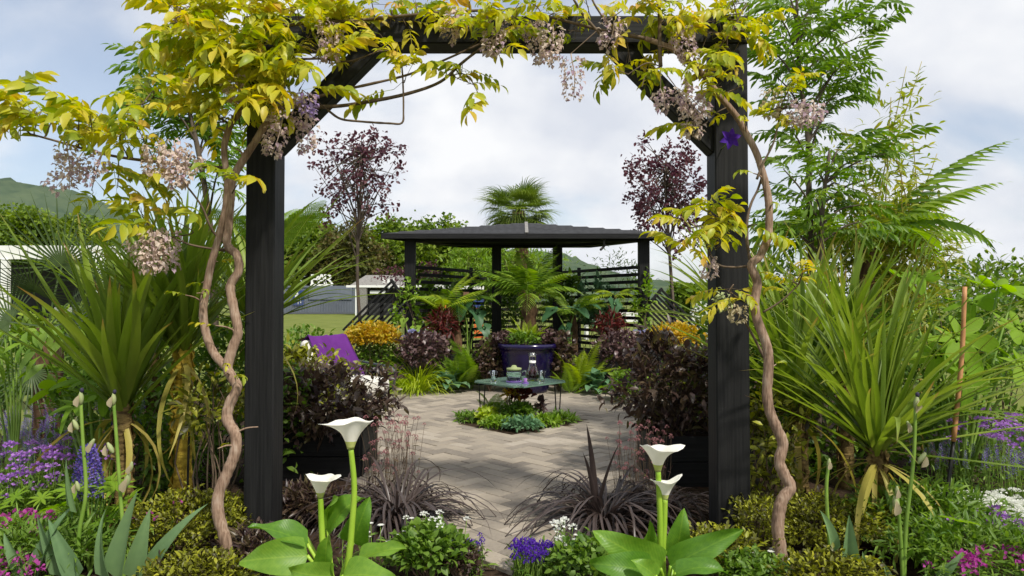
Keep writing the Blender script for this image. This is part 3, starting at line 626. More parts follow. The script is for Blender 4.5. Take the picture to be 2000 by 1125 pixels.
def flowers(name, label, base, rad, n, height, head, hsize, fmat, lmat, seed=1, ind=True, leafy=400, leaf_size=0.05, tm='lance', group=None, cat='plant', lean=0.12, hvar=0.25, upright=True, headname='flower_head', nleafh=0.8):
    """stems from a clump, each with a flower head; leaves below"""
    rng = np.random.default_rng(seed); t = thing(name, label, cat, base, group); b = np.array(base, float); g = G(); tips = []
    for i in range(n):
        a, r = rng.uniform(0, 6.28), math.sqrt(rng.uniform()); f = b + [rad[0] * r * math.cos(a), rad[1] * r * math.sin(a), 0]; hh = height * rng.uniform(1 - hvar, 1 + hvar * 0.5)
        tip = f + np.array([rng.normal(0, lean) * hh, rng.normal(0, lean) * hh, hh]); tube(g, [f, (f + tip) / 2 + rng.normal(0, 0.03, 3) * hh, tip], 0.0011 if name == 'pink_flowering_plant' else 0.0022, 0.001 if name == 'pink_flowering_plant' else 0.0015, 4, 2, cap=False); tips.append(tip)
    part('stem', g.mesh('stem', M_['twig' if name == 'pink_flowering_plant' else 'stemgreen']), t, kind='stuff')
    if leafy:
        a, r = rng.uniform(0, 6.28, leafy), np.sqrt(rng.uniform(0, 1, leafy)); q = np.stack([b[0] + rad[0] * 1.1 * r * np.cos(a), b[1] + rad[1] * 1.1 * r * np.sin(a), b[2] + 0.01 + height * nleafh * rng.uniform(0, 1, leafy) ** 1.3], 1)
        part('foliage', scatter('foliage', LT[tm], frames(q, rnd_dirs(rng, leafy, -0.2, 1), leaf_size * rng.uniform(0.6, 1.3, leafy), rng.normal(0, 0.5, leafy)), rng.uniform(0, 1, leafy), lmat), t, kind='stuff')
    Ms = [frames([p], [[0, 0, 1] if upright else rnd_dirs(rng, 1, 0.2, 1)[0]], hsize * rng.uniform(0.7, 1.2))[0] for p in tips]
    # heads face up: local +Y of the frame is the stem axis
    if ind:
        mv = [h.mesh(headname, fmat) for h in head]
        for i, M in enumerate(Ms): part(headname, mv[i % len(mv)], t, M)
    else: part(headname, scatter(headname, head, Ms, rng.uniform(0.2, 0.8, n), fmat), t, kind='stuff')
    return t
def yup(g):
    """turn a template that stands along +Z so that it stands along +Y"""
    h = G(); V, F, C, T = g.arr(); h.V = [np.stack([V[:, 0], V[:, 2], -V[:, 1]], 1)]; h.F = F.tolist(); h.C = C.tolist(); h.T = T.tolist(); h.n = len(V); return h
BALL = [yup(ball_t(26, 1, 0.55, s)) for s in (1, 2, 3)]
FLATHEAD = [yup(ball_t(26, 1, 0.45, s, 0.4, 2, 0.1)) for s in (4, 5)]
SPIKE = []
for s in (1, 2):
    _g = G(); _r = np.random.default_rng(s)
    for i in range(34):
        f = i / 34; a = 2.4 * i; d = np.array([math.cos(a), math.sin(a), 0.6]); _g.put(leaflet_t(1, 0.8, 0.2, 0.5, 2), frames([[0.12 * (1 - f * 0.7) * math.cos(a), 0.12 * (1 - f * 0.7) * math.sin(a), 2 * f - 1]], [d], 0.32 * (1 - 0.5 * f))[0], _r.uniform(0, 1))
    SPIKE.append(yup(_g))
DAISY = []
_g = G()
for i in range(12): _g.put(leaflet_t(1, 0.4, 0.1, 0.3, 2), frames([[0, 0, 0]], [[math.cos(i * 0.5236), math.sin(i * 0.5236), 0.15]], 1.0)[0], 0.6)
DAISY.append(yup(_g))
# ------------------------------------------------------------------ the ground
def inside(p, poly):
    x, y = p; r = False; n = len(poly)
    for i in range(n):
        (x1, y1), (x2, y2) = poly[i], poly[i - 1]
        if (y1 > y) != (y2 > y) and x < (x2 - x1) * (y - y1) / (y2 - y1) + x1: r = not r
    return r
struct('lawn', flat('lawn', [(-2500, -200), (2500, -200), (2500, 3000), (-2500, 3000)], 0.0, M_['lawn']))
BED = [(-4.6, 0.4), (4.9, 0.4), (5.4, 6), (3.6, 11.2), (1.6, 13.6), (-1.2, 13.6), (-3.1, 11.2), (-4.6, 6)]
struct('soil_bed', flat('soil_bed', BED, 0.006, M_['soil']))
PAT = [(-.03, 3.02), (-.45, 3.6), (-1.3, 4.9), (-2.3, 6.2), (-2.4, 7.9), (-1.75, 8.95), (-.6, 9.62), (.75, 9.62), (1.35, 8.75), (2.1, 7.7), (2.1, 6.4), (1.4, 5.2), (.42, 3.7), (.08, 3.04)]
DIA = [(0.06, 6.02), (0.72, 6.74), (0.06, 7.46), (-0.60, 6.74)]
patio = struct('patio', flat('patio', PAT, 0.021, M_['sand']))
BW = 0.108; brick_m = []
for i in range(6):
    brick_m.append(box_mesh('brick', 2 * BW - 0.0035, BW - 0.0035, 0.034, M_['brick'], 0.003))
rng = np.random.default_rng(5); bricks = []
ca, sa = math.cos(R(45)), math.sin(R(45))
for ix in range(-60, 130):
    for iy in range(-60, 130):
        m = (ix - iy) % 4
        if m == 0: u, v, a = (ix + 1) * BW, (iy + 0.5) * BW, 0
        elif m == 3: u, v, a = (ix + 0.5) * BW, (iy + 1) * BW, 90
        else: continue
        x, y = u * ca - v * sa, u * sa + v * ca + 3.0
        if 2.9 < y < 9.8 and inside((x, y), PAT) and not inside((x, y), DIA): bricks.append((y, x, a))
bricks.sort(); Ms = []
for k, (y, x, a) in enumerate(bricks):
    M = Matrix.Translation((x, y, -0.006 + rng.normal(0, 0.0014))) @ Matrix.Rotation(R(45 + a) + rng.normal(0, 0.008), 4, 'Z') @ Matrix.Rotation(rng.normal(0, 0.006), 4, 'X') @ Matrix.Rotation(rng.normal(0, 0.006), 4, 'Y')
    if k < 300: part('brick', brick_m[k % 6], patio, M)
    else: Ms.append(np.array(M))
def tmpl_of(me):
    g = G(); g.V = [np.array([v.co[:] for v in me.vertices])]; g.n = len(me.vertices)
    for p in me.polygons: g.F.extend(p.vertices[:]); g.C.append(len(p.vertices)); g.T.append(0.5)
    return g
me = scatter('brick', [tmpl_of(brick_m[0])], Ms, rng.uniform(0, 1, len(Ms)), M_['brick'])
me.polygons.foreach_set('use_smooth', np.zeros(len(me.polygons), bool)); part('brick', me, patio, kind='stuff')
struct('diamond_bed', flat('diamond_bed', DIA, 0.024, M_['soil']))

# hills beyond the showground
def hill(name, x0, x1, y0, y1, hf, seed, n=(140, 16)):
    rng = np.random.default_rng(seed); g = G(); V = []
    for j in range(n[1] + 1):
        for i in range(n[0] + 1):
            u, v = i / n[0], j / n[1]; V.append((x0 + (x1 - x0) * u, y0 + (y1 - y0) * v, -2 + hf(x0 + (x1 - x0) * u) * math.sin(math.pi * v * 0.55) * (1 + 0.03 * rng.normal()) + 2 * v))
    w = n[0] + 1; g.add(V, [(j * w + i, j * w + i + 1, (j + 1) * w + i + 1, (j + 1) * w + i) for j in range(n[1]) for i in range(n[0])]); struct(name, g.mesh(name, M_['hill']))
hill('hill', -2200, -300, 1000, 1900, lambda x: float(np.interp(x, [-2300, -1700, -1300, -1150, -1013, -850, -600, -300], [345, 335, 308, 285, 225, 120, 30, 8])), 3)
hill('hill', -250, 1600, 1300, 2100, lambda x: float(np.interp(x, [-250, 0, 152, 228, 330, 457, 610, 1600], [120, 150, 137, 106, 70, 62, 25, 5])), 4)

# ------------------------------------------------------------------ far things
def far_tree(px, py, d, wpx, hpx, mat, label, seed, n=2600):
    """crown centred on the pixel, half width/height in pixels"""
    c = P(px, py, d); rx, rz = wpx * d / FPX, hpx * d / FPX
    c.z = max(c.z, rz * 0.55)
    tree('broadleaf_tree', label, (c.x, d, 0), c.z + rz, (list(c), (rx, rx * 0.9, rz)), n * 3, 0.0068 * d, M_[mat], seed, clumps=70, trunk_r=0.25, clump_r=0.3, zlo=-0.95, group='trees round the showground', first=0.2)
far_tree(45, 470, 60, 75, 62, 'tree', 'bright green tree behind the white exhibition pavilion', 11)
far_tree(150, 480, 66, 60, 48, 'tree', 'darker green tree beside the hillside, at the end of the pavilion', 12)
far_tree(-60, 470, 62, 70, 75, 'tree', 'tall green tree at the outer end of the white pavilion', 13)
far_tree(600, 500, 84, 70, 62, 'tree', 'green tree behind the steel container, half hidden by the black post', 14, 3000)
far_tree(690, 520, 80, 70, 75, 'treeb', 'bronze tinged tree behind the letters on the container roof', 15, 3000)
far_tree(780, 500, 86, 75, 68, 'tree', 'broad green tree behind the grey kiosk', 16, 3000)
far_tree(860, 495, 90, 60, 66, 'tree', 'light green tree rising just above the canopy roof', 17, 3000)
far_tree(930, 530, 88, 60, 60, 'tree', 'green tree seen under the canopy roof beside the tree fern', 18, 3000)
far_tree(1010, 540, 92, 50, 45, 'tree', 'green tree seen under the canopy roof behind the palm trunk', 19)
far_tree(500, 520, 80, 70, 60, 'tree', 'green tree behind the black post and twisted vine', 20)
far_tree(1345, 580, 60, 40, 26, 'tree', 'small green tree beyond the slanting slats', 21, 1800)
far_tree(1480, 580, 70, 60, 24, 'tree', 'low green tree on the skyline behind the strappy blades', 22, 1800)

# white pavilion at the left
t = thing('exhibition_pavilion', 'white flat-roofed exhibition pavilion with a dark open front', 'pavilion', (-17.5, 26, 0))
a = P(8, 500, 25)
bar('fascia', (-21.5, 25, 3.02), (-15.0, 25, 3.02), 0.08, 0.5, M_['white'], t)
bar('fascia', (-15.0, 25.05, 3.02), (-14.4, 29, 3.02), 0.08, 0.5, M_['white'], t)
bar('roof', (-21.5, 27.1, 3.24), (-14.8, 27.1, 3.24), 4.0, 0.06, M_['white'], t)
for x in (-21.2, -18.55, -15.1): bar('post', (x, 25, 0), (x, 25, 2.77), 0.22, 0.22, M_['white'], t, up=(0, 1, 0))
bar('back_wall', (-21.4, 28.9, 1.4), (-14.6, 28.9, 1.4), 0.08, 2.76, M_['darkroom'], t)
bar('counter', (-17.9, 27, 0.5), (-15.6, 27, 0.5), 0.6, 1.0, M_['white'], t)

# container bar
d = 68.0
cx0, cx1 = P(470, 600, d).x, P(690, 600, d).x
t = thing('shipping_container', 'blue-grey corrugated steel container bar with a rail fence in front', 'container', ((cx0 + cx1) / 2, d, 0))
g = G(); n = 70; V = []
for i in range(n * 4 + 1):
    x = cx0 + (cx1 - cx0) * i / (n * 4); yy = d + (0.05 if (i % 4) in (1, 2) else 0.0); V += [(x, yy, 0.15), (x, yy, 2.75)]
g.add(V, [(2 * i, 2 * i + 2, 2 * i + 3, 2 * i + 1) for i in range(n * 4)]); part('wall', g.mesh('wall', M_['steel'], False), t)
bar('end_wall', (cx1, d + 0.06, 1.4), (cx1, d + 2.4, 1.4), 0.06, 2.7, M_['steel'], t)
bar('roof', (cx0, d + 1.25, 2.78), (cx1, d + 1.25, 2.78), 2.5, 0.08, M_['steel'], t)
bar('top_rail', (cx0, d - 0.02, 2.72), (cx1, d - 0.02, 2.72), 0.08, 0.14, M_['steel'], t)
bar('bottom_rail', (cx0, d - 0.02, 0.12), (cx1, d - 0.02, 0.12), 0.08, 0.2, M_['steeldk'], t)
po = bar('poster', (P(573, 600, d).x, d - 0.08, 1.62), (P(594, 600, d).x, d - 0.08, 1.62), 0.03, 1.5, M_['bluep'], t)
g = G()
for (x0, x1, z0, z1) in ((-22.1, -21.9, 1.95, 2.2), (-22.25, -21.75, 1.55, 1.9), (-22.3, -22.2, 1.1, 1.5), (-21.95, -21.85, 1.0, 1.5), (-21.72, -21.62, 1.1, 1.6)):
    x0 += 0.65; x1 += 0.65; g.add([(x0 - .0, d - 0.11, z0), (x1, d - 0.11, z0), (x1 - .04, d - 0.11, z1), (x0 + .04, d - 0.11, z1)], [(0, 1, 2, 3)])
o = part('poster_mark', g.mesh('poster_mark', M_['white'], False), po); o.matrix_parent_inverse = po.matrix_basis.inverted()
for (u, v, px0, px1, py0, py1) in ((0, 0, 603, 690, 0, 0),): bar('serving_panel', (P(603, 600, d).x, d - 0.06, 2.05), (P(688, 600, d).x, d - 0.06, 2.05), 0.03, 1.2, M_['steel'], t)
t = thing('railing', 'grey upright bar railing along the foot of the container', 'railing', (-18, d - 1.2, 0))
x0, x1 = P(556, 600, d - 1.2).x, P(692, 600, d - 1.2).x
bar('rail', (x0, d - 1.2, 1.25), (x1, d - 1.2, 1.25), 0.06, 0.06, M_['steeldk'], t); bar('rail', (x0, d - 1.2, 0.15), (x1, d - 1.2, 0.15), 0.06, 0.06, M_['steeldk'], t)
bm_ = box_mesh('upright', 0.035, 0.035, 1.1, M_['steeldk'], 0)
for i in range(46): part('upright', bm_, t, Matrix.Translation((x0 + (x1 - x0) * i / 45, d - 1.2, 0.15)))
# letters on the container roof
def letter(ch, x, z, h):
    c = bpy.data.curves.new('letter', 'FONT'); c.body = ch; c.size = h / 0.72; c.extrude = 0.08; c.align_x = 'CENTER'
    o = bpy.data.objects.new('letter', c); COL.objects.link(o); dg = bpy.context.evaluated_depsgraph_get(); me = bpy.data.meshes.new_from_object(o.evaluated_get(dg)); bpy.data.objects.remove(o)
    me.materials.clear(); me.materials.append(M_['white'])
    return me, Matrix.Translation((x, d + 0.2, z)) @ Matrix.Rotation(R(90), 4, 'X') @ Matrix.Diagonal((1.25, 1, 1, 1))
t = thing('rooftop_letters', 'big white letters spelling BAR on the container roof', 'sign', (P(627, 560, d).x, d + 0.2, 2.82))
bar('plinth', (P(606, 560, d).x, d + 0.2, 2.9), (P(648, 560, d).x, d + 0.2, 2.9), 0.4, 0.16, M_['white'], t)
for ch, px in (('B', 614), ('A', 627), ('R', 640)):
    me, M = letter(ch, P(px, 560, d).x, 2.98, 1.05); part('letter', me, t, M)
# grey kiosk right of the container
t = thing('kiosk', 'grey stone kiosk with white fascia beside the steel container', 'kiosk', (P(730, 600, 62).x, 62, 0))
x0, x1 = P(697, 600, 62).x, P(800, 600, 62).x
bar('pillar', (x0 + 0.55, 62, 0), (x0 + 0.55, 62, 2.5), 0.75, 0.6, M_['stone'], t, up=(0, 1, 0))
bar('downpipe', (x0 - 0.03, 61.8, 0), (x0 - 0.03, 61.8, 2.6), 0.12, 0.12, M_['white'], t, up=(0, 1, 0))
bar('fascia', (x0 - 0.9, 61.7, 2.62), (x1, 61.7, 2.62), 0.1, 0.2, M_['white'], t)
g = G(); g.add([(x0 - 0.6, 61.8, 2.72), (x1, 61.8, 2.72), (x1, 65, 2.72), (x0 - 0.6, 65, 2.72), (x0 + 0.5, 63.4, 3.7), (x1 - 0.9, 63.4, 3.7)], [(0, 1, 5, 4), (1, 2, 5), (2, 3, 4, 5), (3, 0, 4)])
part('roof', g.mesh('roof', M_['stone'], False), t)
bar('back_wall', (x0, 64.5, 1.25), (x1, 64.5, 1.25), 0.1, 2.5, M_['darkroom'], t)
bar('counter', (x0 + 1.2, 61.9, 0.55), (x1, 61.9, 0.55), 0.5, 1.1, M_['darkroom'], t)
bar('menu_board', (x0 + 1.2, 61.95, 2.1), (x0 + 2.6, 61.95, 2.1), 0.06, 0.25, M_['white'], t)
for k in range(3): bar('dormer_pane', (x0 + 2.3 + k * 0.42, 62.2, 3.05), (x0 + 2.55 + k * 0.42, 62.2, 3.05), 0.1, 0.5, M_['white'], t)

# trade stand glimpsed between the slats
t = thing('trade_stand', 'white roofed trade stand with brown boarding behind the slatted screen', 'stand', (-2.2, 24, 0))
bar('fascia', (P(805, 560, 24).x, 24, 1.72), (P(945, 560, 24).x, 24, 1.72), 0.1, 0.17, M_['white'], t)
for px in (812, 838): bar('post', (P(px, 560, 24).x, 24.1, 0), (P(px, 560, 24).x, 24.1, 1.63), 0.2, 0.2, M_['white'], t, up=(0, 1, 0))
bar('board', (P(846, 560, 24).x, 24.4, 1.3), (P(930, 560, 24).x, 24.4, 1.3), 0.06, 0.6, M_['brown'], t)
bar('counter', (P(815, 560, 24).x, 24.4, 0.5), (P(900, 560, 24).x, 24.4, 0.5), 0.5, 0.75, M_['white'], t)
t = thing('banner_stand', 'narrow orange pull-up banner in front of the brown boarding', 'banner', (P(863, 600, 23).x, 23, 0))
bar('banner', (P(863, 600, 23).x, 23, 0.1), (P(863, 600, 23).x, 23, 1.35), 0.28, 0.02, M_['orange'], t, up=(0, 1, 0)); bar('foot', (P(855, 600, 23).x, 23, 0.05), (P(871, 600, 23).x, 23, 0.05), 0.25, 0.08, M_['iron'], t)
t = thing('display_case', 'small blue and white display box behind the slatted screen', 'box', (P(935, 590, 23).x, 23, 0))
bar('stand', (P(935, 590, 23).x, 23, 0), (P(935, 590, 23).x, 23, 1.0), 0.3, 0.3, M_['orange'], t, up=(0, 1, 0)); bar('case', (P(935, 590, 23).x, 23, 1.0), (P(935, 590, 23).x, 23, 1.3), 0.34, 0.3, M_['bluep'], t, up=(0, 1, 0))
t = thing('display_table', 'long white display table seen through the slats right of the palm', 'table', (P(1200, 620, 22).x, 22, 0))
bar('table_top', (P(1140, 620, 22).x, 22, 0.72), (P(1262, 620, 22).x, 22, 0.72), 0.8, 0.3, M_['white'], t)
for px in (1145, 1257): bar('leg', (P(px, 620, 22).x, 22, 0), (P(px, 620, 22).x, 22, 0.57), 0.08, 0.6, M_['white'], t, up=(0, 1, 0))
shrub('flowering_bush', 'rounded white flowering bush beyond the slanting slats', 'bush', (P(1372, 600, 14).x, 14, 0), (P(1372, 600, 14).x, 14, 0.75), (0.28, 0.28, 0.5), 900, LT['card'], 0.05, M_['whitefl'], seed=31)

# ------------------------------------------------------------------ corner canopy of the garden
FL, FR, BL, BR = (-1.49, 10.0), (1.93, 10.0), (-0.25, 11.1), (0.74, 11.1); CR = (0.22, 13.0)
t = thing('corner_canopy', 'black timber garden canopy with a low shingled roof on four posts', 'canopy', (0.22, 11, 0))
for x, y in (FL, FR, BL, BR): bar('post', (x, y, 0), (x, y, 2.12), 0.15, 0.15, M_['black'], t, up=(0, 1, 0))
A, B, C, D = (-1.86, 9.72), (2.27, 9.72), (1.3, 11.35), (-0.85, 11.35); ez = 2.18; F_ = (0.21, 9.72); Pk = (0.22, 10.6, 2.43)
g = G(); corner = [A, F_, B, C, D]
V = [(x, y, ez) for x, y in corner] + [Pk]; V += [(x, y, ez - 0.04) for x, y in corner] + [(Pk[0], Pk[1], Pk[2] - 0.04)]
g.add(V, [(i, (i + 1) % 5, 5) for i in range(5)] + [(6 + (i + 1) % 5, 6 + i, 11) for i in range(5)]); rf = part('roof', g.mesh('roof', M_['felt'], False), t)
for i in range(5):                       # shingle courses as thin raised laps
    a, b = np.array([*corner[i], ez]), np.array([*corner[(i + 1) % 5], ez]); pk = np.array(Pk)
    for k in range(1, 9):
        f = k / 9.0; p, q = a + (pk - a) * f, b + (pk - b) * f; up = np.cross(b - a, pk - a); up = up / np.linalg.norm(up)
        o = bar('shingle_course', p + up * 0.004, q + up * 0.004, 0.05, 0.012, M_['felt'], t, 0.002, up=up)
for p, q in zip(corner, corner[1:] + corner[:1]): bar('fascia', (*p, ez - 0.038), (*q, ez - 0.038), 0.03, 0.076, M_['black'], t)
bar('ridge_cap', (F_[0], F_[1], ez + 0.012), (Pk[0], Pk[1], Pk[2] + 0.012), 0.05, 0.02, M_['stone'], t)
for p, q in ((FL, FR), (FR, BR), (BR, BL), (BL, FL)): bar('beam', (*p, 2.105), (*q, 2.105), 0.06, 0.05, M_['black'], t)
t = thing('lamp_bracket', 'small dark downpipe-shaped lamp bracket hanging under the canopy eave', 'bracket', tuple(P(1180, 468, 9.8)))
g = G(); tube(g, [P(1180, 468, 9.8), P(1180, 478, 9.8), P(1179, 482, 9.8), P(1173, 488, 9.75)], 0.018, 0.018, 7, 4); part('arm', g.mesh('arm', M_['iron']), t)
bar('plate', P(1176, 467, 9.8), P(1184, 467, 9.8), 0.05, 0.02, M_['iron'], t)
# slatted screens between the posts
def screen(name, label, p, q, n, z0, pitch, top):
    t = thing(name, label, 'screen', ((p[0] + q[0]) / 2, (p[1] + q[1]) / 2, 0)); p, q = Vector((*p, 0)), Vector((*q, 0)); L = (q - p).length
    me = box_mesh('slat', 0.022, L - 0.15, 0.05, M_['black'], 0.003); dd = q - p
    for k in range(n):
        z = z0 + k * pitch; M = frames([list((p + q) / 2 + Vector((0, 0, z)))], [list(dd)])[0]; part('slat', me, t, M)
    m = (p + q) / 2; nn = Vector((-dd.y, dd.x, 0)).normalized() * 0.036; bar('batten', m + nn, m + nn + Vector((0, 0, top)), 0.05, 0.045, M_['black'], t, up=tuple(nn))
screen('slatted_screen', 'black slatted screen running back from the canopy post beside the orange banner', FL, (CR[0] - 0.05, CR[1]), 15, 0.18, 0.108, 1.78)
screen('slatted_screen', 'black slatted screen running back from the canopy post beside the white table', (CR[0] + 0.05, CR[1]), FR, 15, 0.18, 0.108, 1.78)
def slant(label, px_a, px_b, sgn, n, d):
    """screen of slats running down outwards at 45 degrees, capped by a batten"""
    a, b = P(*px_a, d), P(*px_b, d); t = thing('slanted_screen', label, 'screen', (a.x, d, 0))
    bar('end_batten', a, b, 0.04, 0.06, M_['black'], t, up=(0, 1, 0))
    for k in range(n):
        s = a + (b - a) * ((k + 0.3) / (n - 0.5)); L = min(1.02, (s.z - 0.05) / 0.707) if True else 1
        e = s + Vector((sgn * 0.707 * L, 0.03, -0.707 * L)); bar('slat', s + Vector((0, 0.035, 0)), e + Vector((0, 0.035, 0)), 0.032, 0.022, M_['black'], t, up=(0, 1, 0))
    bar('ground_post', (a.x + sgn * 0.15, d + 0.09, 0), (a.x + sgn * 0.15, d + 0.09, a.z - 0.2), 0.05, 0.05, M_['black'], t, up=(0, 1, 0))
slant('black screen of slats slanting down towards the lawn and container', (764, 546), (800, 600), -1, 8, 9.9)
slant('black screen of slats slanting down towards the white flowering bush', (1293, 563), (1258, 605), 1, 8, 9.9)
# raised planters of black boards
def planter(label, x0, x1, y0, y1, h, name='raised_planter', inset=True):
    t = thing(name, label, 'planter', ((x0 + x1) / 2, (y0 + y1) / 2, 0)); k = 2 if h < 0.5 else 4
    for j in range(k):
        hh = h / k; z = hh * (j + 0.5)
        for a, b in (((x0, y0), (x1, y0)), ((x1, y1), (x0, y1))): bar('board', (*a, z), (*b, z), 0.03, hh - 0.006, M_['black'], t)
        for a, b in (((x0, y0 + 0.02), (x0, y1 - 0.02)), ((x1, y0 + 0.02), (x1, y1 - 0.02))): bar('board', (*a, z), (*b, z), 0.03, hh - 0.006, M_['black'], t)
    part('soil', flat('soil', [(x0, y0), (x1, y0), (x1, y1), (x0, y1)], h - 0.04, M_['soil']), t)
planter('long black boarded planter under the dark heucheras, beside the amber shrub on the lawn side', -2.15, -0.25, 9.66, 10.5, 0.46)
planter('long black boarded planter under the pale heucheras, beside the taro leaves', 0.75, 2.5, 9.66, 10.5, 0.46)
planter('square black boarded planter holding the dark shrub by the chair', -1.72, -1.02, 4.6, 5.15, 0.33, 'square_planter')
planter('square black boarded planter holding the dark shrub by the patio edge, away from the chair', 0.92, 1.6, 4.45, 5.0, 0.33, 'square_planter')

# ------------------------------------------------------------------ the arch
AD = 3.33; xL0, xL1 = P(478, 600, AD).x, P(535, 600, AD).x; xR0, xR1 = P(1398, 500, AD).x, P(1463, 500, AD).x
zb = P(1000, 85, AD).z; zt = P(1000, 31, AD).z; ym = AD + 0.075
t = thing('garden_arch', 'black painted square timber arch with diagonal braces', 'arch', ((xL0 + xR1) / 2, ym, 0))
for a, b in ((xL0, xL1), (xR0, xR1)):
    o = bar('post', ((a + b) / 2, ym, 0), ((a + b) / 2, ym, zb), b - a, 0.15, M_['black'], t, 0.006, up=(0, 1, 0))
bar('beam', (xL0 - 0.02, ym, (zb + zt) / 2 + 0.002), (xR1 + 0.01, ym, (zb + zt) / 2 + 0.002), 0.15, zt - zb, M_['black'], t, 0.006)
h = 0.47
for x, s in ((xL1, 1), (xR0, -1)):
    bar('brace', (x - s * 0.03, ym, zb - h - 0.03), (x + s * (h + 0.03) * 0.98, ym, zb + 0.03), 0.10, 0.10, M_['black'], t, 0.005, up=(0, 1, 0))
# ------------------------------------------------------------------ furniture
t = thing('coffee_table', 'low diamond shaped green glass coffee table on thin rod legs over the small bed', 'table', (0.08, 6.85, 0))
TZ = 0.40; tp = [(0.06, 6.32), (0.58, 6.84), (0.10, 7.36), (-0.42, 6.84)]
bm = bmesh.new(); vs = [bm.verts.new((x, y, TZ)) for x, y in tp]; f = bm.faces.new(vs)
r = bmesh.ops.extrude_face_region(bm, geom=[f]); bmesh.ops.translate(bm, vec=(0, 0, 0.014), verts=[v for v in r['geom'] if isinstance(v, bmesh.types.BMVert)])
bmesh.ops.bevel(bm, geom=[e for e in bm.edges if abs(e.verts[0].co.z - e.verts[1].co.z) > 0.01], offset=0.07, segments=5, affect='EDGES'); bmesh.ops.recalc_face_normals(bm, faces=bm.faces)
me = bpy.data.meshes.new('table_top'); bm.to_mesh(me); bm.free(); me.materials.append(M_['tglass']); part('table_top', me, t)
for cx, cy, dx, dy in ((-0.30, 6.86, 0.03, 0.05), (0.46, 6.88, -0.03, 0.05), (0.10, 7.22, 0.05, 0.0)):
    g = G(); tube(g, [(cx - dx, cy - dy, TZ), (cx - dx * .4, cy - dy * .4, 0.06), (cx, cy, 0.026), (cx + dx * .4, cy + dy * .4, 0.06), (cx + dx, cy + dy, TZ)], 0.0065, 0.0065, 6, 6); part('hairpin_leg', g.mesh('hairpin_leg', M_['iron']), t)
    part('leg_plate', box_mesh('leg_plate', 0.11, 0.11, 0.004, M_['iron'], 0), t, Matrix.Translation((cx, cy, TZ - 0.0045)))
zt_ = TZ + 0.0145
def tumbler(label, px, d):
    p = P(px, 740, d); t = thing('tumbler', label, 'glass', (p.x, d, zt_)); g = G()
    lathe(g, [(0.002, 0), (0.026, 0), (0.028, 0.01), (0.027, 0.03), (0.041, 0.11), (0.0385, 0.11), (0.025, 0.032), (0.02, 0.022), (0.002, 0.022)], 20, (p.x, d, zt_)); part('bowl', g.mesh('bowl', M_['glass']), t)
    g = G(); lathe(g, [(0.001, 0.0), (0.026, 0.0), (0.026, 0.006), (0.001, 0.006)], 20, (p.x, d, zt_ - 0.0)); 
    return t
tumbler('clear flared tumbler standing beside the glass jar on the table', 964, 6.72); tumbler('clear flared tumbler standing beside the dark red carafe', 1058, 6.72)
p = P(1040, 740, 6.86); t = thing('carafe', 'tall glass carafe of dark red drink on the glass table', 'carafe', (p.x, 6.86, zt_)); g = G()
lathe(g, [(0.002, 0), (0.058, 0), (0.062, 0.02), (0.056, 0.09), (0.038, 0.145), (0.031, 0.17), (0.036, 0.23), (0.043, 0.275), (0.040, 0.275), (0.033, 0.23), (0.028, 0.17), (0.035, 0.145), (0.053, 0.09), (0.058, 0.02), (0.002, 0.012)], 24, (p.x, 6.86, zt_)); part('body', g.mesh('body', M_['glass']), t)
g = G(); lathe(g, [(0.001, 0.014), (0.054, 0.02), (0.050, 0.09), (0.033, 0.142), (0.001, 0.143)], 24, (p.x, 6.86, zt_)); part('drink', g.mesh('drink', M_['wine']), t)
g = G(); lathe(g, [(0.033, 0.176), (0.034, 0.20), (0.031, 0.20), (0.031, 0.176)], 24, (p.x, 6.86, zt_), close=False); part('neck_band', g.mesh('neck_band', M_['white']), t)
p = P(1004, 745, 6.72); t = thing('drinks_jar', 'wide glass jar with a pale lid standing on a violet mat', 'jar', (p.x, 6.72, zt_))
g = G(); lathe(g, [(0.001, 0), (0.075, 0), (0.08, 0.012), (0.001, 0.013)], 24, (p.x, 6.72, zt_)); part('mat', g.mesh('mat', M_['violetglass']), t)
g = G(); lathe(g, [(0.002, 0.015), (0.068, 0.015), (0.075, 0.03), (0.077, 0.09), (0.07, 0.118), (0.066, 0.118), (0.073, 0.09), (0.071, 0.03), (0.002, 0.02)], 24, (p.x, 6.72, zt_)); part('body', g.mesh('body', M_['glass']), t)
g = G(); lathe(g, [(0.001, 0.119), (0.072, 0.119), (0.074, 0.138), (0.03, 0.146), (0.02, 0.165), (0.001, 0.168)], 24, (p.x, 6.72, zt_)); part('lid', g.mesh('lid', M_['pod']), t)
g = G(); tube(g, [(p.x + 0.078, 6.72, zt_ + 0.10), (p.x + 0.115, 6.70, zt_ + 0.11), (p.x + 0.115, 6.70, zt_ + 0.03), (p.x + 0.078, 6.72, zt_ + 0.03)], 0.006, 0.006, 6, 5); part('handle', g.mesh('handle', M_['glass']), t)
p = P(1026, 745, 6.6); t = thing('coaster', 'small violet coaster with a twisted napkin on the glass table', 'coaster', (p.x, 6.6, zt_)); g = G()
lathe(g, [(0.001, 0), (0.034, 0), (0.034, 0.008), (0.001, 0.009)], 18, (p.x, 6.6, zt_)); part('disc', g.mesh('disc', M_['violetglass']), t)
g = G(); lathe(g, [(0.012, 0.010), (0.022, 0.02), (0.012, 0.034), (0.020, 0.05), (0.001, 0.046)], 9, (p.x, 6.6, zt_)); part('napkin', g.mesh('napkin', M_['mauve']), t)

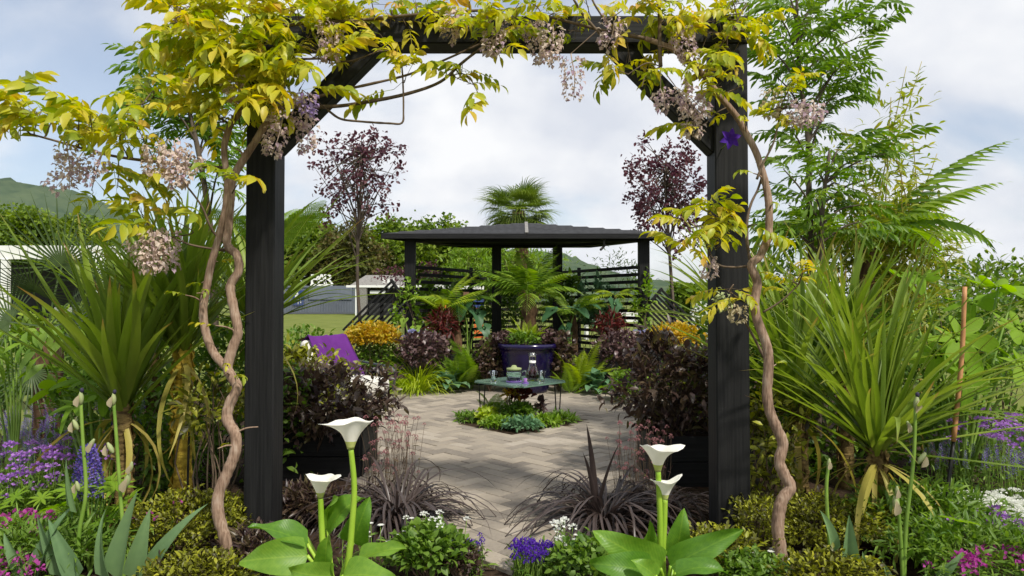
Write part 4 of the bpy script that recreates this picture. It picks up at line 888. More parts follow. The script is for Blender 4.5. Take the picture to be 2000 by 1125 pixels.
# lounge chair, facing the table
cx, cy = -1.72, 7.35
chair = t = thing('lounge_chair', 'cream woven lounge chair with grey tube arms facing the table', 'chair', (cx, cy, 0))
def soft_box(name, sx, sy, sz, mat, bev): return box_mesh(name, sx, sy, sz, mat, bev, 4)
part('seat', soft_box('seat', 0.66, 0.62, 0.20, M_['cream'], 0.06), t, Matrix.Translation((cx + 0.06, cy, 0.26)))
MB = Matrix.Translation((cx - 0.27, cy, 0.34)) @ Matrix.Rotation(R(-33), 4, 'Y'); part('backrest', soft_box('backrest', 0.13, 0.70, 0.66, M_['cream'], 0.055), t, MB)
for sy in (-0.36, 0.36):
    g = G(); tube(g, [(cx - 0.38, cy + sy, 0.62), (cx - 0.05, cy + sy, 0.60), (cx + 0.24, cy + sy, 0.585), (cx + 0.36, cy + sy, 0.56), (cx + 0.40, cy + sy, 0.47), (cx + 0.36, cy + sy, 0.30)], 0.014, 0.014, 8, 6); part('arm', g.mesh('arm', M_['tube']), t)
for sx in (-0.22, 0.32):
    for sy in (-0.26, 0.26):
        g = G(); tube(g, [(cx + sx, cy + sy, 0.28), (cx + sx * 1.12, cy + sy * 1.1, 0.03)], 0.018, 0.013, 8, 3); part('leg', g.mesh('leg', M_['iron']), t)
# throw: a cloth sheet laid over the back of the chair, hanging in front and behind
g = G(); ns, nv = 28, 12; V = []
rng = np.random.default_rng(4)
for i in range(ns + 1):
    f = i / ns
    for j in range(nv + 1):
        v = j / nv - 0.5; yy = v * (0.56 + 0.05 * math.sin(3 * f)) ; s = f * 1.08
        if s < 0.62: lx, lz = 0.10 + 0.024 * math.sin(15 * v + 5 * f) + 0.012 * math.sin(27 * v - 4 * f), 0.06 + s + 0.03 * math.sin(9 * v) * (1 - f)
        elif s < 0.80: a = (s - 0.62) / 0.18 * math.pi; lx, lz = 0.083 * math.cos(a), 0.68 + 0.02 * math.sin(a)
        else: lx, lz = -0.085 - 0.012 * math.sin(11 * v + 2 * f), 0.68 - (s - 0.80)
        q = MB @ Vector((lx, yy + 0.03 * (1 - f) * 1.5, lz)); V.append(tuple(q))
w = nv + 1; g.add(V, [(i * w + j, i * w + j + 1, (i + 1) * w + j + 1, (i + 1) * w + j) for i in range(ns) for j in range(nv)])
o = single('throw', g.mesh('throw', M_['purple']), 'purple woollen throw draped over the back of the cream chair', 'throw'); sm = o.modifiers.new('thick', 'SOLIDIFY'); sm.thickness = 0.008

chair.rotation_euler = (0, 0, R(-42)); o.matrix_basis = Matrix.Translation((cx, cy, 0)) @ Matrix.Rotation(R(-42), 4, 'Z') @ Matrix.Scale(0.86, 4) @ Matrix.Translation((-cx, -cy, 0)); chair.scale = (0.86, 0.86, 0.86)
# cobalt pot
t = thing('glazed_pot', 'large round cobalt blue glazed pot behind the coffee table', 'pot', (0.2, 8.95, 0)); g = G()
lathe(g, [(0.001, 0), (0.24, 0), (0.28, 0.08), (0.35, 0.52), (0.37, 0.60), (0.385, 0.60), (0.385, 0.66), (0.345, 0.66), (0.335, 0.56), (0.001, 0.56)], 40, (0.2, 8.95, 0)); part('body', g.mesh('body', M_['cobalt']), t)
g = G(); lathe(g, [(0.33, 0.57), (0.001, 0.60)], 30, (0.2, 8.95, 0), close=False); part('soil', g.mesh('soil', M_['soil']), t)

# stake in the right-hand bed
t = thing('garden_stake', 'leaning bamboo stake with a black lower half among the strappy blades', 'stake', tuple(P(1842, 1040, 3.4)))
a, b, c = P(1878, 700, 3.35), P(1862, 862, 3.35), P(1842, 1030, 3.3)
g = G(); tube(g, [P(1884, 560, 3.35), a, b], 0.010, 0.0115, 8, 6, rng=np.random.default_rng(1), knob=0.05); part('cane', g.mesh('cane', M_['cane']), t)
g = G(); tube(g, [b, c], 0.009, 0.009, 8, 4); part('spike', g.mesh('spike', M_['iron']), t)
t = thing('garden_stake', 'thin black peg beside the yellow cordyline trunk', 'stake', tuple(P(370, 935, 3.6))); g = G(); tube(g, [P(371, 800, 3.6), P(367, 930, 3.6), P(366, 1000, 3.6)], 0.006, 0.006, 6, 3); part('rod', g.mesh('rod', M_['iron']), t)

# ------------------------------------------------------------------ background planting, back to front
FR_S = [frond_t(1, 24, 0.22, q, False, np.random.default_rng(s)) for s, q in ((1, 0.6), (2, 1.1))]
FR_B = [frond_t(1, 26, 0.30, q, True, np.random.default_rng(s)) for s, q in ((3, 0.7), (4, 1.2), (5, 1.6))]
FR_F = [frond_t(1, 17, 0.27, q, False, np.random.default_rng(s), (0.1, 0.9), hang=0.3) for s, q in ((6, 0.7), (7, 1.2), (8, 1.7))]
FAN = [fan_t(26, 0.55, 118, 0.45, q, np.random.default_rng(s), 0.3) for s, q in ((1, 0.8), (2, 1.5))]
FAND = [fan_t(26, 0.66, 112, 0.5, q, np.random.default_rng(s), 0.22) for s, q in ((3, 0.25), (4, 0.5))]
# fan palm behind the canopy
p = P(1012, 412, 13.4); rng = np.random.default_rng(8)
t = thing('fan_palm', 'fan palm with a shaggy trunk rising behind the canopy roof', 'palm', (p.x + 0.15, 13.4, 0)); g = G()
tube(g, [(p.x + 0.15, 13.4, 0), (p.x + 0.13, 13.4, 1.6), (p.x, 13.4, p.z)], 0.13, 0.12, 12, 8, rng=rng, knob=0.1); part('trunk', g.mesh('trunk', M_['palmbark']), t)
mv = [f.mesh('fan_leaf', M_['palm']) for f in FAN]
for i in range(64):
    a = 2.4 * i; e = R(rng.uniform(-45, 62)); d = [math.cos(a) * math.cos(e), math.sin(a) * math.cos(e), math.sin(e)]; part('fan_leaf', mv[i % 2], t, frames([[p.x, 13.4, p.z]], [d], rng.uniform(0.75, 1.0))[0])
# plum trees
def plum(label, px, py, d, wpx, hpx, base_px, seed, n):
    c = P(px, py, d); tree('plum_tree', label, (P(base_px, 600, d).x, d, 0), 4, (list(c), (wpx * d / FPX, wpx * d / FPX * 0.8, hpx * d / FPX)), n, 0.07, M_['plum'], seed, LT['round'], clumps=95, trunk_r=0.035, clump_r=0.13, limbs=95, zlo=-0.85, first=0.42)
plum('slender purple-leaved tree growing beside the slanting slats near the container', 705, 350, 10.6, 100, 112, 715, 41, 1700)
plum('slender purple-leaved tree growing behind the canopy end, away from the container', 1300, 385, 10.8, 90, 132, 1322, 43, 2600)
shrub('purple_bush', 'wispy purple leaved bush behind the slanting slats', 'bush', (P(800, 600, 11).x, 11.2, 0), P(800, 545, 11.2), (0.6, 0.3, 0.35), 420, LT['round'], 0.055, M_['plum'], seed=45, clumps=14)
# tree fern in the canopy
fern('tree_fern', 'tree fern with a brown fibrous trunk in the middle of the canopy', (P(1033, 600, 9.9).x, 9.9, 0), 26, 0.85, M_['fern'], FR_F, 5, (10, 80), 1.3, 'palmbark', 0.12)
fern('tree_fern', 'tree fern with long yellow-green fronds beside the white trade stand', (P(890, 600, 9.95).x, 9.95, 0), 8, 0.72, M_['fern'], FR_F, 6, (15, 60), 1.12, 'palmbark', 0.08)
fern('sunlit_fern', 'lime yellow fern arching over the black screen beside the tree fern', (P(862, 600, 9.8).x, 9.8, 0), 4, 0.7, M_['limefern'], FR_F, 7, (40, 70), 1.08, 'palmbark', 0.03, aim=[((0.9, -0.1, 0.75), 0.75), ((0.75, -0.3, 0.5), 0.6), ((-0.7, -0.3, 0.7), 0.5)])
fern('sunlit_fern', 'lime yellow fern spreading in front of the screen above the red leaves', (P(1200, 600, 10.2).x, 10.1, 0.4), 9, 0.5, M_['limefern'], FR_F, 8, (10, 40), 0.9, 'palmbark', 0.02)
fern('leaning_fern', 'feathery green fern leaning against the screen right of the palm', (P(1120, 600, 9.95).x, 9.95, 0), 12, 0.62, M_['fern'], FR_F, 9, (15, 70), 1.0, 'palmbark', 0.05)
# climbers on the front posts
def climber(label, px, py, d, seed): shrub('climber', label, 'climber', (P(px, 700, d).x, d, 0), P(px, py, d), (0.2, 0.1, 0.42), 240, LT['round'], 0.075, M_['greeny'], seed=seed, ind=120, clumps=16, nstem=10)
climber('pale leaved climber on the canopy post beside the slanting slats near the lawn', 795, 605, 9.85, 51)
climber('pale leaved climber on the canopy post nearer the taro leaves', 1262, 600, 9.85, 52)
shrub('slender_shrub', 'thin green shrub rising behind the screen right of the palm', 'shrub', (P(1215, 600, 11.2).x, 11.2, 0), P(1210, 540, 11.2), (0.5, 0.3, 0.35), 380, LT['lance'], 0.09, M_['green'], seed=53, clumps=14)
# leafy planting along the inside of the screens
for k, (lab, px, py, d, rx, rz, mt, tm) in enumerate((('dark green leafy shrub against the screen below the lime fern', 880, 600, 11.3, 0.5, 0.5, 'green', 'oval'), ('light green leafy shrub right at the foot of the palm', 1062, 585, 12.2, 0.45, 0.6, 'greeny', 'lance'), ('deep green leafy shrub left of the tree fern trunk', 975, 590, 11.7, 0.4, 0.6, 'green', 'oval'), ('fresh green leafy shrub under the canopy right of the tree fern', 1105, 590, 11.3, 0.35, 0.45, 'green', 'oval'), ('grey-green leafy shrub by the screen behind the single taro leaf', 1170, 600, 10.7, 0.35, 0.4, 'glauc', 'oval'), ('tall yellow-green shrub behind the palm inside the screen corner', 1020, 515, 12.5, 0.75, 0.35, 'greeny', 'lance'), ('olive shrub inside the screen beside the climber near the lawn', 835, 600, 10.6, 0.25, 0.35, 'greeny', 'oval'), ('leafy olive shrub overtopping the screen towards the trade stand', 925, 520, 12.2, 0.6, 0.4, 'greeny', 'lance'))):
    c = P(px, py, d); shrub('leafy_shrub', lab, 'shrub', (c.x, d, 0), c, (rx, 0.25, rz), 900, LT[tm], 0.11, M_[mt], seed=400 + k, clumps=26, clump_r=0.25)
# taro plants
HT = [polar_t(heart(), 4, 36, 0.18, 0.02, 0.45, 5, seed=s) for s in (1, 2, 3)]
def taro(label, base_px, d, z0, leaves, mat='coloc', name='taro_plant', seed=1):
    rng = np.random.default_rng(seed); b = Vector((P(base_px, 600, d).x, d, z0)); t = thing(name, label, 'plant', tuple(b)); mv = [h.mesh('leaf', M_[mat]) for h in HT]
    for k, (px, py, sz, ax, az) in enumerate(leaves):
        q = P(px, py, d - 0.1 + 0.08 * (k % 3)); g = G(); tube(g, [b + Vector((0.02 * (k - 1), 0, 0)), (b + q) / 2 + Vector((0.25 * (b.x - q.x), 0, 0.04)), q], 0.012, 0.007, 6, 5); part('stalk', g.mesh('stalk', M_['stemgreen']), t)
        dr = Vector((ax, -0.75, az)); part('leaf', mv[k % 3], t, frames([list(q)], [list(dr)], sz, np.array([rng.normal(0, 0.25)]))[0])
taro('big taro plant with dark heart-shaped leaves between the trade stand and the blue pot', 915, 9.9, 0.42, [(905, 595, 0.24, -0.3, -0.9), (930, 610, 0.26, 0.4, -0.6), (893, 625, 0.2, -0.8, -0.4), (945, 640, 0.18, 0.5, -0.8)], seed=1)
taro('big taro plant with broad heart-shaped leaves close right of the palm trunk', 1110, 9.9, 0.42, [(1085, 605, 0.28, -0.9, -0.25), (1125, 600, 0.26, 0.7, -0.2), (1150, 595, 0.2, 0.9, 0.1), (1105, 640, 0.18, 0.1, -0.9)], seed=2)
taro('taro with a single upright heart-shaped leaf near the canopy post', 1190, 9.85, 0.42, [(1200, 592, 0.22, 0.1, -1.2), (1172, 640, 0.12, -0.4, -0.8)], seed=3)
taro('young taro with pale leaves at the foot of the climber', 800, 9.7, 0.42, [(812, 640, 0.13, 0.3, -0.6), (790, 625, 0.12, -0.3, -0.7), (830, 628, 0.12, 0.5, -0.4)], 'greeny', 'taro_plant', 4)
# mounds in the raised planters and bed behind the patio
def mound(label, px, py, d, wpx, hpx, mat, tm, size, n, seed, ind=0, name='mounded_plant', cat='plant', **k):
    c = P(px, py, d); rx, rz = wpx * d / FPX, hpx * d / FPX; shrub(name, label, cat, (c.x, d, k.pop('z0', max(0.0, 0.0))), c, (rx, rx * 0.8, rz), n, LT[tm], size, M_[mat], seed=seed, ind=ind, **k)
mound('mounded amber-leaved shrub beside the purple throw', 728, 658, 9.2, 54, 28, 'orangel', 'round', 0.062, 1500, 61, 120, 'amber_shrub', 'shrub', zlo=-0.5)
mound('mounded amber-leaved shrub under the slats that slant towards the white bush', 1318, 660, 9.2, 56, 27, 'orangel', 'round', 0.062, 1500, 62, 120, 'amber_shrub', 'shrub', zlo=-0.5)
mound('green leafy base of planting beneath the amber shrub by the chair', 735, 700, 9.3, 60, 34, 'green', 'round', 0.08, 600, 63)
mound('dark silvery heuchera mound between the amber shrub and the fern clump', 825, 682, 9.1, 52, 34, 'heuch', 'round', 0.075, 900, 64, 150, 'heuchera', z0=0.3)
mound('dark silvery heuchera mound beside the amber shrub under the slanting slats', 1215, 680, 9.1, 56, 34, 'heuch', 'round', 0.075, 900, 65, 150, 'heuchera', z0=0.3)
mound('deep red leaved plant below the single upright taro leaf', 1195, 636, 9.6, 30, 26, 'redl', 'lance', 0.14, 260, 66, 80, 'red_leaved_plant', z0=0.4)
mound('dark red leaved plant left of the big taro by the trade stand', 865, 632, 9.6, 30, 28, 'redl', 'lance', 0.14, 240, 67, 80, 'red_leaved_plant', z0=0.4)
mound('dark leaved heuchera left of the cobalt pot', 958, 700, 9.0, 34, 40, 'dark', 'round', 0.075, 600, 68, 120, 'heuchera')
mound('dark leaved heuchera right of the cobalt pot', 1092, 690, 9.0, 32, 44, 'dark', 'round', 0.075, 600, 69, 120, 'heuchera')
mound('bronze heuchera along the rim of the cobalt pot towards the trade stand', 985, 662, 9.0, 24, 14, 'heuch', 'round', 0.06, 260, 70, 90, 'heuchera', z0=0.6)
mound('bronze heuchera along the rim of the cobalt pot towards the white table', 1066, 660, 9.0, 26, 16, 'heuch', 'round', 0.06, 280, 71, 90, 'heuchera', z0=0.6)
mound('leafy green plant spilling over the middle of the cobalt pot', 1025, 662, 8.85, 30, 14, 'green', 'round', 0.06, 300, 72, 90, z0=0.6)
fern('pot_fern', 'bright green upright fern planted in the cobalt pot', (0.19, 9.0, 0.62), 11, 0.42, M_['limefern'], FR_S, 10, (45, 85))
for k, (px, lab) in enumerate(((920, 'olive green shuttlecock fern between the hosta and the cobalt pot'), (895, 'smaller olive fern beside the lime grass'))):
    fern('shuttlecock_fern', lab, (P(px, 700, 9.2).x, 9.2 - 0.1 * k, 0), 14 - 3 * k, 0.85 - 0.2 * k, M_['fern'], FR_S, 12 + k, (50, 84))
fern('golden_fern', 'bright yellow-green shuttlecock fern right of the cobalt pot', (P(1128, 700, 9).x, 8.95, 0), 12, 0.78, M_['limefern'], FR_S, 14, (45, 82))
fern('golden_fern', 'low green fern in front of the yellow-green shuttlecock fern', (P(1110, 740, 9).x, 8.8, 0), 9, 0.45, M_['fern'], FR_S, 15, (30, 70))
for lab, px, py, d, sd in (('pale blue flower head above the dark heuchera near the chair', 805, 650, 9.3, 1), ('pale blue flower head beside the amber shrub under the slanting slats', 1250, 652, 9.3, 2)):
    q = P(px, py, d); flowers('blue_flowering_plant', lab, (q.x, d, 0.4), (0.12, 0.08), 12, q.z - 0.4, FLATHEAD, 0.06, M_['paleblue'], M_['green'], 70 + sd, leafy=120, lean=0.03)
# lime grass & hostas on the patio edge
blades('lime_grass', 'lime green arching grass clump at the patio edge beside the chair', 'grass', (P(815, 760, 8.9).x, 8.95, 0), 330, 0.62, 0.016, M_['lime'], 81, (20, 85), (1.2, 1.9, 2.5), rad=0.16, power=1.5, ind=300)
HO = [broad_t(1, 0.62, q, 0.12, 0.02, 7, 0.62, 0.8, seed=s, kick=0.5) for s, q in ((1, 1.1), (2, 1.6), (3, 2.0))]
def hosta(label, px, py, d, n, L, mat='glauc', seed=1, tm=HO, name='hosta', cat='hosta', elev=(15, 70)):
    rng = np.random.default_rng(seed); b = P(px, py, d); b.z = 0; t = thing(name, label, cat, tuple(b)); mv = [h.mesh('leaf', M_[mat]) for h in tm]; g = G()
    for i in range(n):
        a = 2.4 * i + rng.normal(0, 0.2); e = R(rng.uniform(*elev)); q = np.array(b) + [0.13 * L / 0.25 * math.cos(a) * (1 - e), 0.13 * L / 0.25 * math.sin(a) * (1 - e), 0.03 + 0.5 * L * math.sin(e)]
        tube(g, [list(b), q], 0.005, 0.004, 4, 2, cap=False); part('leaf', mv[i % len(mv)], t, frames([q], [[math.cos(a) * math.cos(e), math.sin(a) * math.cos(e), math.sin(e) * 0.6]], L * rng.uniform(0.75, 1.15))[0])
    part('stalk', g.mesh('stalk', M_['stemgreen']), t, kind='stuff')
hosta('blue-green hosta between the lime grass and the olive fern', 880, 750, 9.0, 26, 0.27, seed=1)
hosta('blue-green hosta at the patio edge right of the table', 1165, 760, 8.75, 30, 0.25, seed=2)
hosta('pale glossy hosta behind the lime grass clump', 868, 730, 9.3, 16, 0.3, 'greeny', 3)
hosta('broad green hosta behind the chair arm', 772, 715, 9.1, 14, 0.28, 'bigleaf', 4)
hosta('fresh green hosta beside the patio between the fern and dark shrub', 1205, 765, 8.2, 26, 0.22, 'greeny', 5)
mound('low fresh green plant between the hosta and the dark shrub on the patio edge', 1235, 745, 7.9, 40, 26, 'greeny', 'oval', 0.07, 700, 73, 150)
mound('tall leafy green plant behind the dark shrub away from the chair', 1335, 735, 7.2, 50, 30, 'green', 'oval', 0.08, 900, 74, 100)
mound('dense green planting behind the chair', 600, 700, 8.6, 70, 60, 'green', 'oval', 0.09, 1200, 75, 0)

# diamond bed
def small(label, x, y, z, r,  mat, tm, size, n, seed, ind=100, **k): shrub(k.pop('name', 'bedding_plant'), label, 'plant', (x, y, 0.02), (x, y, z * (0.62 if z < 0.25 else 1)), (r * 0.92, r * 0.85, z * (0.55 if z < 0.25 else 0.3)), n, LT[tm], size, M_[mat], seed=seed, ind=ind, zlo=-0.3, **k)
small('pale variegated plant at the front point of the diamond bed', 0.09, 6.28, 0.11, 0.20, 'glauc', 'oval', 0.055, 420, 91, 150)
small('bright green leafy plant on the chair side of the diamond bed', -0.14, 6.42, 0.10, 0.17, 'greeny', 'oval', 0.06, 360, 92, 120)
small('golden yellow plant below the table leg on the chair side', -0.24, 6.66, 0.15, 0.11, 'lime', 'round', 0.05, 220, 93, 60)
small('grassy green plant at the corner of the diamond bed away from the chair', 0.46, 6.72, 0.08, 0.18, 'green', 'lance', 0.08, 360, 94, 80)
small('low grassy plant at the corner of the diamond bed near the chair', -0.44, 6.76, 0.08, 0.13, 'green', 'lance', 0.08, 260, 95, 80)
small('dark green leafy plant in the middle of the diamond bed', 0.06, 6.72, 0.17, 0.18, 'green', 'oval', 0.07, 460, 96, 80)
small('fresh green plant on the side of the diamond bed away from the chair', 0.30, 6.5, 0.10, 0.17, 'greeny', 'oval', 0.055, 360, 97, 100)
small('amber and orange leaved heuchera under the glass table top', 0.0, 6.9, 0.27, 0.09, 'orangel', 'round', 0.075, 60, 98, 60)
small('dark bronze leaved heuchera under the glass table top', 0.09, 6.88, 0.26, 0.10, 'redl', 'round', 0.08, 80, 99, 60)
small('upright bronze leaf cluster near the table leg away from the chair', 0.29, 6.8, 0.2, 0.05, 'heuch', 'round', 0.08, 26, 100, 26)
fern('bed_fern', 'small feathery fern on the chair side of the diamond bed', (-0.2, 6.95, 0.02), 7, 0.34, M_['fern'], FR_B, 16, (45, 85))

# ------------------------------------------------------------------ dark shrubs by the patio
for lab, cx_, cy_, z0, rx, sd in (('dark leaved spreading shrub in the black planter by the chair', -1.30, 4.85, 0.50, 0.52, 111), ('dark leaved spreading shrub in the black planter away from the chair', 1.12, 4.75, 0.60, 0.44, 112)):
    shrub('dark_shrub', lab, 'shrub', (cx_, cy_, 0.3), (cx_, cy_, z0), (rx, rx * 0.85, 0.29 if sd == 111 else 0.36), 2600, LT['oval'] + LT['lance'], 0.085, M_['dark'], seed=sd, ind=280, clumps=60, clump_r=0.2, base_r=0.007, nstem=40)
shrub('bronze_shrub', 'bronze-green shrub behind the black post and dark shrub, in front of the chair', 'shrub', (-1.75, 5.6, 0), (-1.75, 5.6, 0.52), (0.45, 0.4, 0.28), 1700, LT['oval'], 0.075, M_['euon'], seed=113, ind=150, clumps=50, nstem=24)
shrub('bronze_shrub', 'bronze-green shrub between the dark shrub and black post, away from the chair', 'shrub', (1.75, 5.6, 0), (1.7, 5.5, 0.55), (0.36, 0.4, 0.3), 1300, LT['oval'], 0.075, M_['euon'], seed=114, ind=120, clumps=50, nstem=24)

# dark grasses in front
def dgrass(label, base, n, L, seed, extra): blades('dark_grass', label, 'grass', base, n, L, 0.017, M_['dgrass'], seed, (30, 74), (2.3, 2.9, 3.4), rad=0.1, power=1.0, ind=300, extra=extra, side=0.3)
dgrass('arching purple-black grass clump between the black post and the path, chair side', (-0.62, 3.75, 0), 170, 0.72, 121, [(0.9, -0.1, 0.75, 0.75), (0.8, 0.1, 0.5, 0.7), (0.95, -0.3, 0.4, 0.72)])
dgrass('arching purple-black grass clump spilling over the path, away from the chair', (0.50, 3.72, 0), 190, 0.74, 122, [(-0.2, 0.1, 1.0, 0.66), (-0.9, -0.3, 0.5, 0.72), (-0.95, -0.2, 0.3, 0.7)])
dgrass('arching purple-black grass clump close against the black post away from the chair', (0.85, 3.85, 0), 120, 0.5, 123, [])
dgrass('arching purple-black grass clump close against the post with the forked vine', (-0.98, 3.85, 0), 90, 0.5, 124, [])
blades('dark_flax', 'stiff upright dark flax leaves in the grass away from the chair', 'flax', (0.46, 3.8, 0), 3, 0.62, 0.045, M_['dgrass'], 125, (68, 88), (0.1, 0.25), rad=0.04, fold=0.4)
for lab, px, sd in (('airy pink heuchera flowers above the dark grass, chair side', 765, 1), ('airy pink heuchera flowers in front of the planter away from the chair', 1250, 2)):
    q = P(px, 900, 4.15); flowers('pink_flowering_plant', lab, (q.x, 4.15, 0), (0.17, 0.08), 90, 0.40 if sd == 1 else 0.36, BALL, 0.015, M_['pink'], M_['dark'], 130 + sd, leafy=80, lean=0.1, hvar=0.6, ind=False)
# ------------------------------------------------------------------ side borders
# right-hand tree with feathery leaves
PIN = [pinnate_t(8, 0.42, 0.12, 0.032, q, np.random.default_rng(s), 60, hang=0.3, seg=3) for s, q in ((1, 0.4), (2, 0.8), (3, 1.2))]
def feather_tree(label, base, pts, clusters, seed, scale=1.0, per=8):
    rng = np.random.default_rng(seed); t = thing('feather_leaved_tree', label, 'tree', base); g = G(); tr = tube(g, [base] + pts, 0.032, 0.010, 9, 6, rng=rng, knob=0.05); part('trunk', g.mesh('trunk', M_['bark']), t)
    lg = G(); mv = [x.mesh('leaf', M_['pinn']) for x in PIN]; n = 0
    for c in clusters:
        c = np.array(c); k = np.argmin(np.linalg.norm((tr - c) * [1, 1, 0.6], axis=1)); k = max(0, k - 3); s = tr[k]; m = (s + c) / 2 + [0, 0, 0.04]
        tube(lg, [s, m, c], 0.010, 0.004, 5, 4, cap=False)
        for i in range(per):
            f = rng.uniform(0.25, 1.0); q = (1 - f) ** 2 * s + 2 * f * (1 - f) * m + f * f * c; d = rnd_dirs(rng, 1, -0.15, 0.8)[0] + (c - s) * 0.4; part('leaf', mv[n % 3], t, frames([q], [d], scale * rng.uniform(0.7, 1.15), np.array([rng.normal(0, 0.3)]))[0]); n += 1
    part('limb', lg.mesh('limb', M_['bark']), t, kind='stuff')
rng = np.random.default_rng(3)
cl = [P(x + rng.normal(0, 8), y, 5.2 + rng.uniform(-0.35, 0.5)) for x, y in ((1505, 30), (1540, 10), (1500, 90), (1545, 70), (1560, 130), (1515, 150), (1590, 30), (1630, 60), (1680, 70), (1650, 110), (1690, 110), (1620, 150), (1670, 150), (1600, 190), (1650, 190), (1560, 200), (1690, 20), (1540, 250), (1620, 250), (1590, 110), (1530, -20), (1610, -10), (1680, -20))]
feather_tree('tall tree with feathery dark green leaves beside the arch, its top out of sight', (P(1583, 700, 5.2).x, 5.2, 0), [P(1585, 560, 5.2), P(1580, 400, 5.2), P(1578, 280, 5.2), P(1560, 120, 5.2), P(1555, -40, 5.2)], cl, 4, 0.95, 6)
cl = [P(x, y, 5.0 + rng.uniform(-0.3, 0.4)) for x, y in ((1530, 330), (1570, 310), (1620, 290), (1680, 310), (1700, 350), (1640, 360), (1540, 400), (1590, 390), (1680, 400), (1520, 440), (1560, 460), (1620, 440), (1700, 430), (1730, 300), (1650, 270))]
feather_tree('lower feathery dark green tree with tiered leaves in front of the bamboo', (P(1600, 700, 4.9).x, 4.95, 0), [P(1602, 560, 4.95), P(1605, 420, 4.95), P(1620, 300, 4.95)], cl, 5, 0.95, 5)
cl = [P(x, y, 4.9 + rng.uniform(-0.3, 0.4)) for x, y in ((300, 130), (330, 100), (290, 190), (340, 160), (380, 150), (330, 210), (370, 220), (410, 200), (300, 250), (350, 270), (400, 270), (430, 250), (430, 320), (370, 320))]
feather_tree('feathery dark green tree half hidden behind the yellow wisteria arm', (P(420, 700, 4.9).x, 4.9, 0), [P(418, 560, 4.9), P(405, 400, 4.9), P(380, 260, 4.9), P(350, 140, 4.9)], cl, 6, 0.85, 8)
# bamboo
t = thing('bamboo_clump', 'golden bamboo clump with arching canes right of the feathery tree', 'bamboo', (P(1720, 700, 5.6).x, 5.6, 0)); rng = np.random.default_rng(9); lg = [x for x in LT['lance']]; mv = [x.mesh('leaf', M_['bamboo']) for x in lg]; Ms = []
for k, (x1, y1) in enumerate(((1770, 130), (1800, 120), (1740, 190), (1830, 300), (1800, 380), (1850, 400), (1660, 330), (1700, 300), (1760, 330), (1640, 420), (1880, 470), (1720, 400), (1820, 460), (1650, 250), (1690, 380), (1620, 350), (1740, 260), (1680, 450), (1780, 240))):
    b = np.array([P(1690 + 6 * k, 700, 5.6).x, 5.6 + rng.uniform(-0.2, 0.2), 0]); e = np.array(P(x1, y1, 5.6 + rng.uniform(-0.4, 0.3))); g = G(); path = tube(g, [b, b * 0.45 + e * 0.55 + [-(e[0] - b[0]) * 0.25, 0, 0.15], e], 0.009, 0.0025, 6, 8); part('cane', g.mesh('cane', M_['cordy']), t)
    for i in range(105):
        f = rng.uniform(0.42, 1) ; q = path[int(f * (len(path) - 1))] + rng.normal(0, 0.10, 3) * (1.15 - 0.4 * f); Ms.append(frames([q], [rnd_dirs(rng, 1, -0.7, 0.5)[0]], rng.uniform(0.08, 0.15), np.array([rng.normal(0, 0.6)]))[0])
order = sorted(range(len(Ms)), key=lambda i: Ms[i][1, 3])
for i in order[:290]: part('leaf', mv[i % 3], t, Ms[i])
rest = order[290:]; part('foliage', scatter('foliage', lg, np.array(Ms)[rest], rng.uniform(0, 1, len(rest)), M_['bamboo']), t, kind='stuff')
# tree fern right
b = P(1690, 470, 5.4)
fern('tree_fern', 'tall tree fern with long fronds arching out beside the bamboo', (b.x, 5.4, 0), 11, 1.05, M_['fern'], FR_F, 21, (10, 45), b.z, 'palmbark', 0.08, aim=[((0.75, -0.1, 0.95), 1.35), ((0.95, -0.2, 0.25), 0.95), ((-0.8, -0.1, 0.3), 1.0), ((0.5, -0.4, 0.5), 1.0)])
b = P(575, 470, 5.6)
fern('tree_fern', 'tree fern with pale fronds rising behind the black post with the forked vine', (P(520, 600, 5.6).x, 5.6, 0), 8, 0.7, M_['fern'], FR_B, 22, (40, 75), 1.55, 'palmbark', 0.08)
# left dark fan palm
rng = np.random.default_rng(12); c = P(95, 640, 4.6); t = thing('fan_palm', 'low dark fan palm in front of the white pavilion', 'palm', (c.x, 4.6, 0)); g = G(); tube(g, [(c.x, 4.6, 0), c], 0.08, 0.08, 10, 5, rng=rng, knob=0.1); part('trunk', g.mesh('trunk', M_['palmbark']), t); mv = [f.mesh('fan_leaf', M_['fanpalm']) for f in FAND]
for px, py, tx, ty, s in ((110, 600, 120, 480, 0.85), (60, 600, 30, 520, 0.65), (150, 620, 190, 520, 0.75), (60, 650, -20, 620, 0.7), (130, 640, 215, 600, 0.6), (90, 660, 60, 720, 0.6)):
    a, b = P(95, 640, 4.6), P(tx, ty, 4.6 + rng.uniform(-0.5, 0.2)); part('fan_leaf', mv[0], t, frames([list(a)], [list(b - a)], s, up=(0.1, -1, 0.35))[0])
